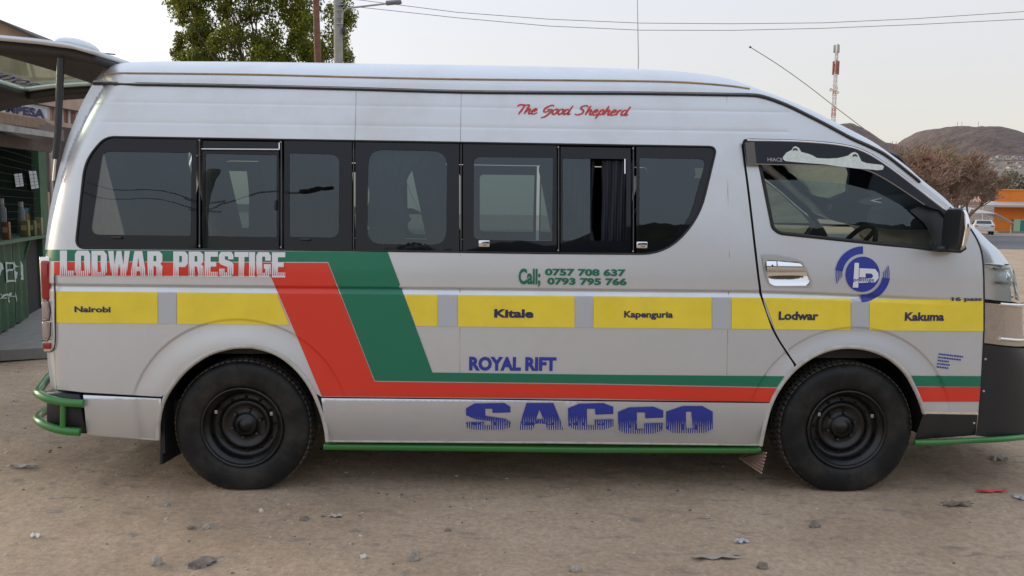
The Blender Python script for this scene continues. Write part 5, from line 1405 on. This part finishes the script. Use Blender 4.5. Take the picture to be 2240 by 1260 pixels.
for a_ in (0, 2.1, 4.2): MB().bbox((.45*math.cos(a_+.5), .45*math.sin(a_+.5), (za+zb)/2), (.42,.3,zb-za), .05).build('antenna_panel', PG_, tw)
za, zb = zat(p, 163), zat(p, 133)
for a_ in (0, 2.1, 4.2): MB().bbox((.52*math.cos(a_+.2), .52*math.sin(a_+.2), (za+zb)/2), (.34,.3,zb-za), .05).build('antenna_panel', mat('antenna_red', (.33,.12,.09), .6), tw)
MB().tube([(0,0,zt), (0,0,zat(p, 96))], .09, 6).build('top_pipe', PG_, tw)
DW = mat('dish_white', (.80,.76,.66), .5)
for px, py, r_ in ((1828,193,.50),(1818,196,.32),(1833,202,.26)):
    q = PY(px, py, ty-.8)-Vector((p.x, p.y, 0)); MB().lathe([(0,.12),(r_*.6,.07),(r_,0),(r_,.2),(0,.22)], q, 'y', 20).build('dish', DW, tw)

# ---------------------------------------------------------------- hills
HM = mat('hill_scrub', (.135,.098,.082), .95, var=.28, vscale=.035, bump=1.0, bscale=.12, bdist=6, dirt=((.19,.145,.12), .8, .015))
def hill(trace, yc, dy, m, seed):
    Pt = [PY(px, py, yc) for px, py in trace]; xs = np.linspace(Pt[0].x, Pt[-1].x, 120); zr = np.interp(xs, [q.x for q in Pt], [q.z for q in Pt]); ys_ = np.linspace(yc-2.2*dy, yc+2.2*dy, 60)
    X, Y = np.meshgrid(xs, ys_, indexing='ij'); Z = zr[:, None]*np.exp(-((Y-yc)/dy)**2)
    Z = Z+(vnoise(X*.03+seed, Y*.03)-.5)*Z*.10*(np.abs(Y-yc) > 10)+(vnoise(X*.16, Y*.16)-.5)*2.2; Z = Z-.8
    a, b = X.shape; V = np.stack([X, Y, Z], 2).reshape(-1, 3); F = [(i*b+j, (i+1)*b+j, (i+1)*b+j+1, i*b+j+1) for i in range(a-1) for j in range(b-1)]
    o = MB().add(V.tolist(), F, True).build('hill', m); tag(o, kind='structure'); return o
hill([(1880,400),(1940,345),(1990,306),(2015,292),(2045,281),(2075,276),(2110,275),(2150,277),(2175,285),(2200,296),(2240,315),(2300,350),(2380,390),(2500,440),(2700,475)], 700, 130, HM, 3)
hill([(1300,470),(1500,400),(1700,330),(1800,285),(1835,269),(1860,269),(1885,283),(1915,305),(1950,312),(1990,330),(2080,380),(2200,440)], 620, 90, HM, 9)
hill([(-2600,480),(-1500,420),(-400,410),(300,440),(900,455)], 1500, 200, HM, 13)
# masts on the hill top
for q, px in enumerate((2094, 2104, 2140)):
    a_ = PY(px, 276, 700); tag(MB().tube([(a_.x, a_.y, a_.z-4), (a_.x, a_.y, PY(px, 266, 700).z)], .22, 4).build('hilltop_mast', mat('mast_grey', (.38,.38,.40), .6)), ('thin mast on the hill top, leftmost of three', 'thin mast on the hill top, middle of three', 'thin mast on the hill top, standing apart at the right')[q], 'mast', 'masts on the hill top')
# distant pale houses on the hill foot
HWm = mat('far_white_wall', (.44,.40,.37), .8); HRm = mat('far_tin_roof', (.36,.33,.31), .6)
def far_house(px, py, wpx, hpx, y, label, wm=None):
    a_ = PY(px, py, y); k = (y+CD)/FPX; w_ = wpx*k; h_ = hpx*k*.6
    t_ = empty('far_house', (a_.x, a_.y, a_.z)); tag(t_, label, 'house', 'small pale houses at the foot of the hill')
    MB().box((0, 0, h_/2-.5), (w_, w_*.7, h_+1)).build('wall', wm or HWm, t_)
    MB().prism([(-w_*.54, 0), (w_*.54, 0), (0, h_*.5)], w_*.8, (0, -w_*.4, h_), 'y').build('roof', HRm, t_)
    MB().box((-w_*.2, -w_*.35-.03, h_*.4), (w_*.12, .06, h_*.5)).build('window', DARK, t_)
    MB().box((w_*.2, -w_*.35-.03, h_*.4), (w_*.12, .06, h_*.5)).build('window', DARK, t_)
hp = [(2128,349,10,4),(2142,347,9,5),(2156,348,12,3),(2172,347,10,4),(2186,345,12,6),(2203,346,14,6),(2220,344,10,4),(2234,346,12,5),(2150,358,12,4),(2176,356,10,3),(2206,357,14,3),(2230,358,12,4),(2160,372,14,4),(2184,369,12,3),(2212,366,16,3),(2236,365,12,4)]
for i, (x, y, w_, h_) in enumerate(hp):
    row = 'upper' if y < 351 else ('middle' if y < 361 else 'lower')
    rk = sorted([q[0] for q in hp if (q[1] < 351) == (y < 351) and (q[1] < 361) == (y < 361)]).index(x)+1
    far_house(x, y, w_, h_, 380 if y < 351 else (340 if y < 361 else 280), 'tiny pale house in the %s row at the hill foot, %s from the left' % (row, ['first','second','third','fourth','fifth','sixth','seventh','eighth'][rk-1]), [HWm, mat('far_grey_wall', (.40,.37,.35), .8), mat('far_tan_wall', (.50,.42,.33), .8)][i % 3])
# terrain rise carrying them
rise = MB(); xs = np.linspace(60, 700, 120); ysr = np.linspace(130, 640, 70); V = []
for x in xs:
    for y in ysr:
        d = max(0, (y-150)/230); V.append((x, y, -.5+30.5*min(1.12, (max(0, y-130)/250)**.75)*min(1, max(0, (x-60)/40))+float(vnoise(np.array([x*.05]), np.array([y*.05]))[0])*1.2))
b = len(ysr); rise.add(V, [(i*b+j, (i+1)*b+j, (i+1)*b+j+1, i*b+j+1) for i in range(len(xs)-1) for j in range(b-1)], True)
tag(rise.build('terrain', mat('rise_scrub', (.20,.155,.125), .95, var=.35, vscale=.12, bump=1, bscale=.4, bdist=1.5)), kind='structure')

_c = []
for i in range(420):
    x = random.uniform(95, 420); y = random.uniform(135, 470); _c.append((x, y, -.5+30.5*min(1.12, (max(0, y-130)/250)**.75)*min(1, max(0, (x-60)/40))+.5, random.uniform(.4, 1.2), random.uniform(.6, 1.3)))
V, F = leaves(_c, 34, (2.2,2.2,1.3), .75, 91, 0); o_ = MB().add([tuple(v) for v in V], F).build('scrub', leaf_mat('dry_scrub_leaves', (.07,.05,.035), (.16,.12,.075), .2), None, False); tag(o_, kind='stuff')
# ---------------------------------------------------------------- orange shop, sheds, wall
OR = mat('orange_wall_paint', (.82,.235,.028), .75, var=.06, vscale=1.0, dirt=((.55,.16,.03), .3, .8))
oy = 82.0; sh = empty('orange_shop', (0,0,0)); tag(sh, 'bright orange flat-roofed shop with a turquoise door across the road', 'shop')
a_ = PY(2171, 512, oy); b_ = PY(2171, 416, oy); x1_ = PY(2420, 416, oy).x; H1 = zat(b_, 416)
sx_ = lambda X: X+(8.6/oy)*X
MB().prism([(a_.x, oy), (x1_, oy), (sx_(x1_), oy+8), (sx_(a_.x)+.3, oy+8)], H1, (0,0,0)).build('wall', OR, sh)
MB().prism([(a_.x-.1, oy-.1), (x1_, oy-.1), (sx_(x1_), oy+8.1), (sx_(a_.x)+.2, oy+8.1)], .14, (0,0,H1)).build('parapet', mat('orange_cap', (.85,.33,.07), .7), sh)
zc0, zc1 = zat(a_, 452), zat(a_, 440)
V = [(PY(2128,450,oy).x, oy-1.6, zc0+.15),(x1_, oy-1.6, zc0+.2),(x1_, oy+.1, zc1),(PY(2165,440,oy).x, oy+.1, zc1)]; mb = MB(); mb.add([*V, *[(v[0], v[1], v[2]-.22) for v in V]], [(0,1,2,3),(7,6,5,4),(0,4,5,1),(1,5,6,2),(2,6,7,3),(3,7,4,0)])
mb.build('canopy', mat('canopy_tin', (.46,.42,.39), .6), sh)
dx0, dx1 = PY(2217,480,oy).x, PY(2232,480,oy).x; dzt = zat(a_, 479)
MB().box(((dx0+x1_)/2, oy-.06, dzt/2), (x1_-dx0, .1, dzt)).build('door_frame', mat('mint_frame', (.42,.62,.42), .6), sh)
dr = MB().box(((dx1+x1_)/2, oy-.14, dzt/2-.05), (x1_-dx1, .08, dzt-.1)).build('door', mat('turquoise_door', (.03,.26,.22), .5), sh)
MB().box((dx0-.15, oy-.04, dzt/2), (.12, .08, dzt)).build('drain_pipe', mat('brown_pipe', (.30,.12,.04), .7), sh)
MB().box(((a_.x+x1_)/2, oy-.7, .12), (x1_-a_.x+.4, 1.4, .24)).build('plinth', CONC, sh)
# grey shed with sloping tin roof
sx0, sx1 = PY(2060,460,78).x, PY(2168,460,78).x; zr_, ze_ = zat((sx0, 78), 443), zat((sx0, 78), 466)
gs = empty('tin_shed', (0,0,0)); tag(gs, 'open shed with a grey sloping tin roof left of the orange shop', 'shed')
MB().add([(sx0,74,ze_),(sx1-2.0,74,ze_),(sx1,74,ze_-1.0),(sx1,82,zr_-.4),(sx1-2,82,zr_),(sx0,82,zr_), (sx0,74,ze_-.1),(sx1-2.0,74,ze_-.1),(sx1,74,ze_-1.1),(sx1,82,zr_-.5),(sx1-2,82,zr_-.1),(sx0,82,zr_-.1)], [(0,1,4,5),(1,2,3,4),(6,11,10,7),(7,10,9,8),(0,6,7,1),(1,7,8,2),(2,8,9,3),(3,9,10,4),(4,10,11,5),(5,11,6,0)]).build('roof', mat('shed_tin', (.42,.40,.39), .6, var=.1, vscale=1), gs)
MB().box(((sx0+sx1)/2, 82.3, 1.2), (sx1-sx0, .2, 2.6)).build('back_wall', mat('brown_back', (.14,.10,.075), .9, var=.3, vscale=1.5), gs)
for x in (sx0+.3, (sx0+sx1)/2, sx1-.2): MB().tube([(x,74.3,0),(x,74.3,ze_-.4 if x < sx1-1 else ze_-1.1)], .06, 6).build('post', mat('pale_post', (.40,.38,.34), .7), gs)
# painted wall sign
wy = 92.0; sgn = empty('painted_sign', (0,0,0)); tag(sgn, 'dark hoarding with large white letters above the grey shed roof', 'sign')
q0 = PY(2072,424,wy); q1 = PY(2160,448,wy)
MB().box(((q0.x+q1.x)/2, wy, (q0.z+q1.z)/2), (q1.x-q0.x, .15, q0.z-q1.z)).build('board', mat('sign_black', (.045,.042,.045), .8), sgn)
MB().box(((q0.x+q1.x)/2-.5, wy-.1, (q0.z+q1.z)/2-.35), ((q1.x-q0.x)*.80, .04, (q0.z-q1.z)*.55)).build('lower_panel', mat('sign_grey', (.26,.25,.24), .8), sgn)
V_, F_ = text_geo('PETAWAR', .05); lo = V_.min(0); hi = V_.max(0)
Q = [PY(2080+68*(v[0]-lo[0])/(hi[0]-lo[0]), 442-13*(v[1]-lo[1])/(hi[1]-lo[1]), wy-.16) for v in V_]; MB().add(Q, F_).build('lettering', mat('sign_white', (.62,.62,.58), .8), sgn)
for x in (q0.x+.4, q1.x-.4): MB().tube([(x, wy+.1, 0), (x, wy+.1, q0.z)], .08, 6).build('post', STEEL, sgn)
# white car
def car(loc, rz, label):
    t_ = empty('parked_car', loc, rz); tag(t_, label, 'car'); WM = mat('car_white', (.72,.72,.72), .25, 0, .6)
    prof = [(-2.1,.35),(-2.15,.75),(-2.05,.98),(-1.55,1.05),(-1.1,1.42),(.35,1.46),(1.05,1.0),(1.95,.86),(2.15,.60),(2.1,.32)]
    V = []
    ysd = (-.86,-.80,.80,.86)
    for y in ysd:
        for x, z in prof:
            k = .90 if abs(y) > .83 else 1; V.append((x*(.985 if abs(y) > .83 else 1), y*(1 if z < 1.1 else .82), z if abs(y) < .83 or z < 1.3 else z-.05))
    n_ = len(prof); F = [(j*n_+i, j*n_+(i+1) % n_, (j+1)*n_+(i+1) % n_, (j+1)*n_+i) for j in range(3) for i in range(n_)]+[tuple(range(n_)), tuple(3*n_+i for i in range(n_-1,-1,-1))]
    MB().add(V, F, True).build('body', WM, t_)
    GD = mat('car_window_dark', (.03,.035,.04), .08)
    MB().add([(-1.60,-.66,1.07),(-1.60,.66,1.07),(-1.17,.58,1.37),(-1.17,-.58,1.37)], [(0,1,2,3)]).build('rear_window', GD, t_).location.x = -.02
    for s in (-1, 1):
        MB().add([(-1.2,s*.875,1.02),(.75,s*.875,1.02),(.25,s*.73,1.38),(-.95,s*.73,1.38)], [(0,1,2,3)]).build('side_window', GD, t_)
        MB().bbox((-2.08, s*.68, .82), (.10,.30,.16), .02).build('tail_light', LENSR, t_)
        for x in (-1.3, 1.35):
            w_ = empty('wheel', (x, s*.78, .31), 0, t_); MB().lathe([(.18,-.1),(.30,-.1),(.31,-.06),(.31,.06),(.30,.1),(.18,.1)], (0,0,0), 'y', 24).build('tyre', RUB, w_); MB().lathe([(0,-.07),(.18,-.09),(.19,.09),(0,.07)], (0,0,0), 'y', 16).build('rim', STEEL, w_)
    MB().add([(.98,-.66,1.04),(.98,.66,1.04),(.40,.58,1.42),(.40,-.58,1.42)], [(0,1,2,3)]).build('windscreen', GD, t_).location.x = .03
    MB().bbox((-2.16, 0, .45), (.12,1.6,.2), .03).build('bumper', WM, t_)
    return t_
p = PY(2148, 505, 72); car((p.x, p.y, .01), R(62), 'white hatchback seen from behind, parked left of the orange shop')
# ---------------------------------------------------------------- behind the camera, mirrored in the glass
L3 = leaf_mat('dark_green_leaves', (.018,.030,.012), (.060,.070,.030), .2); proto = None
rr = random.Random(3)
BK = [(-3.5,-36,.95),(1.5,-40,1.0),(6,-36,.90),(11,-38,1.05),(16,-36,.95),(21,-38,1.0),(26,-36,1.05),(31,-40,1.1),(37,-38,1.05),(43,-40,1.1),(50,-40,1.0)]
for i, (x, y, s_) in enumerate(BK):
    lb = 'dark green tree in the row across the yard, %s from the left' % ['1st','2nd','3rd','4th','5th','6th','7th','8th','9th','10th','11th'][i]
    s_ *= .72
    if proto is None:
        cl = [(rr.uniform(-3,3), rr.uniform(-2,2), rr.uniform(1.2,6.4-abs(rr.gauss(0,.6))), 1, 1) for _ in range(48)]
        proto = leafy_tree('yard_tree', (x, y, 0), cl, 50, (1.1,1.1,.9), .42, 77, L3, BARK, lb, 'tree', 'trees across the yard', .2); o = proto
    else:
        o = proto.copy(); COL.objects.link(o); o['label'] = lb
        for ch in proto.children: c = ch.copy(); COL.objects.link(c); c.parent = o
    o.location = (x, y, 0); o.scale = (s_*1.15, s_, s_*1.55); o.rotation_euler.z = rr.uniform(0, 6.28)
t_ = empty('utility_pole', (-10.6, -24, 0)); tag(t_, 'grey utility pole with cross arms and a lamp arm, mirrored in the rear windows', 'pole')
MB().tube([(0,0,0),(0,0,10.4)], [.22,.15], 10).build('shaft', CP, t_)
MB().tube([(.1,0,8.3),(.8,0,8.75),(3.4,0,8.9)], .05, 6).build('lamp_arm', STEEL, t_); MB().bbox((3.9,0,8.95), (1.0,.3,.16), .05).build('lamp_head', BLKP, t_)
for z in (8.9, 8.1): MB().box((0,0,z), (1.6,.1,.1)).build('cross_arm', STEEL, t_)
for i in range(6):
    a_ = Vector((-10.6-.7+.25*i, -24, 9.0-(.8 if i > 2 else 0))); b_ = Vector((-30, -22+i*1.5, 11-i*.5)); tag(MB().tube([a_, a_.lerp(b_, .5)-Vector((0,0,.7)), b_], .022, 4).build('power_line', BW), 'yard power line running left from the utility pole, number %s from the top' % ['one','two','three','four','five','six'][i], 'wire', 'wires on the yard utility pole')
bx_ = np.linspace(-30, 260, 150); by_ = np.linspace(-190, -95, 24)
X, Y = np.meshgrid(bx_, by_, indexing='ij')
prof_ = np.interp(bx_, [-30,-20,-8,4,16,30,60,110,180,260], [0,4,20,27,29,32,33,36,36,30])+2.2*(vnoise(bx_*.13, bx_*0+3)-.5)+1.6*(vnoise(bx_*.6, bx_*0+7)-.5)
Z = prof_[:, None]*np.exp(-((Y+135)/26)**4)+(vnoise(X*.3, Y*.3)-.5)*1.5-1.2
a, b = X.shape; tag(MB().add(np.stack([X, Y, Z], 2).reshape(-1, 3).tolist(), [(i*b+j, (i+1)*b+j, (i+1)*b+j+1, i*b+j+1) for i in range(a-1) for j in range(b-1)], True).build('wooded_hill', mat('wooded_hill_scrub', (.045,.045,.030), .95, var=.6, vscale=.18)), kind='structure')
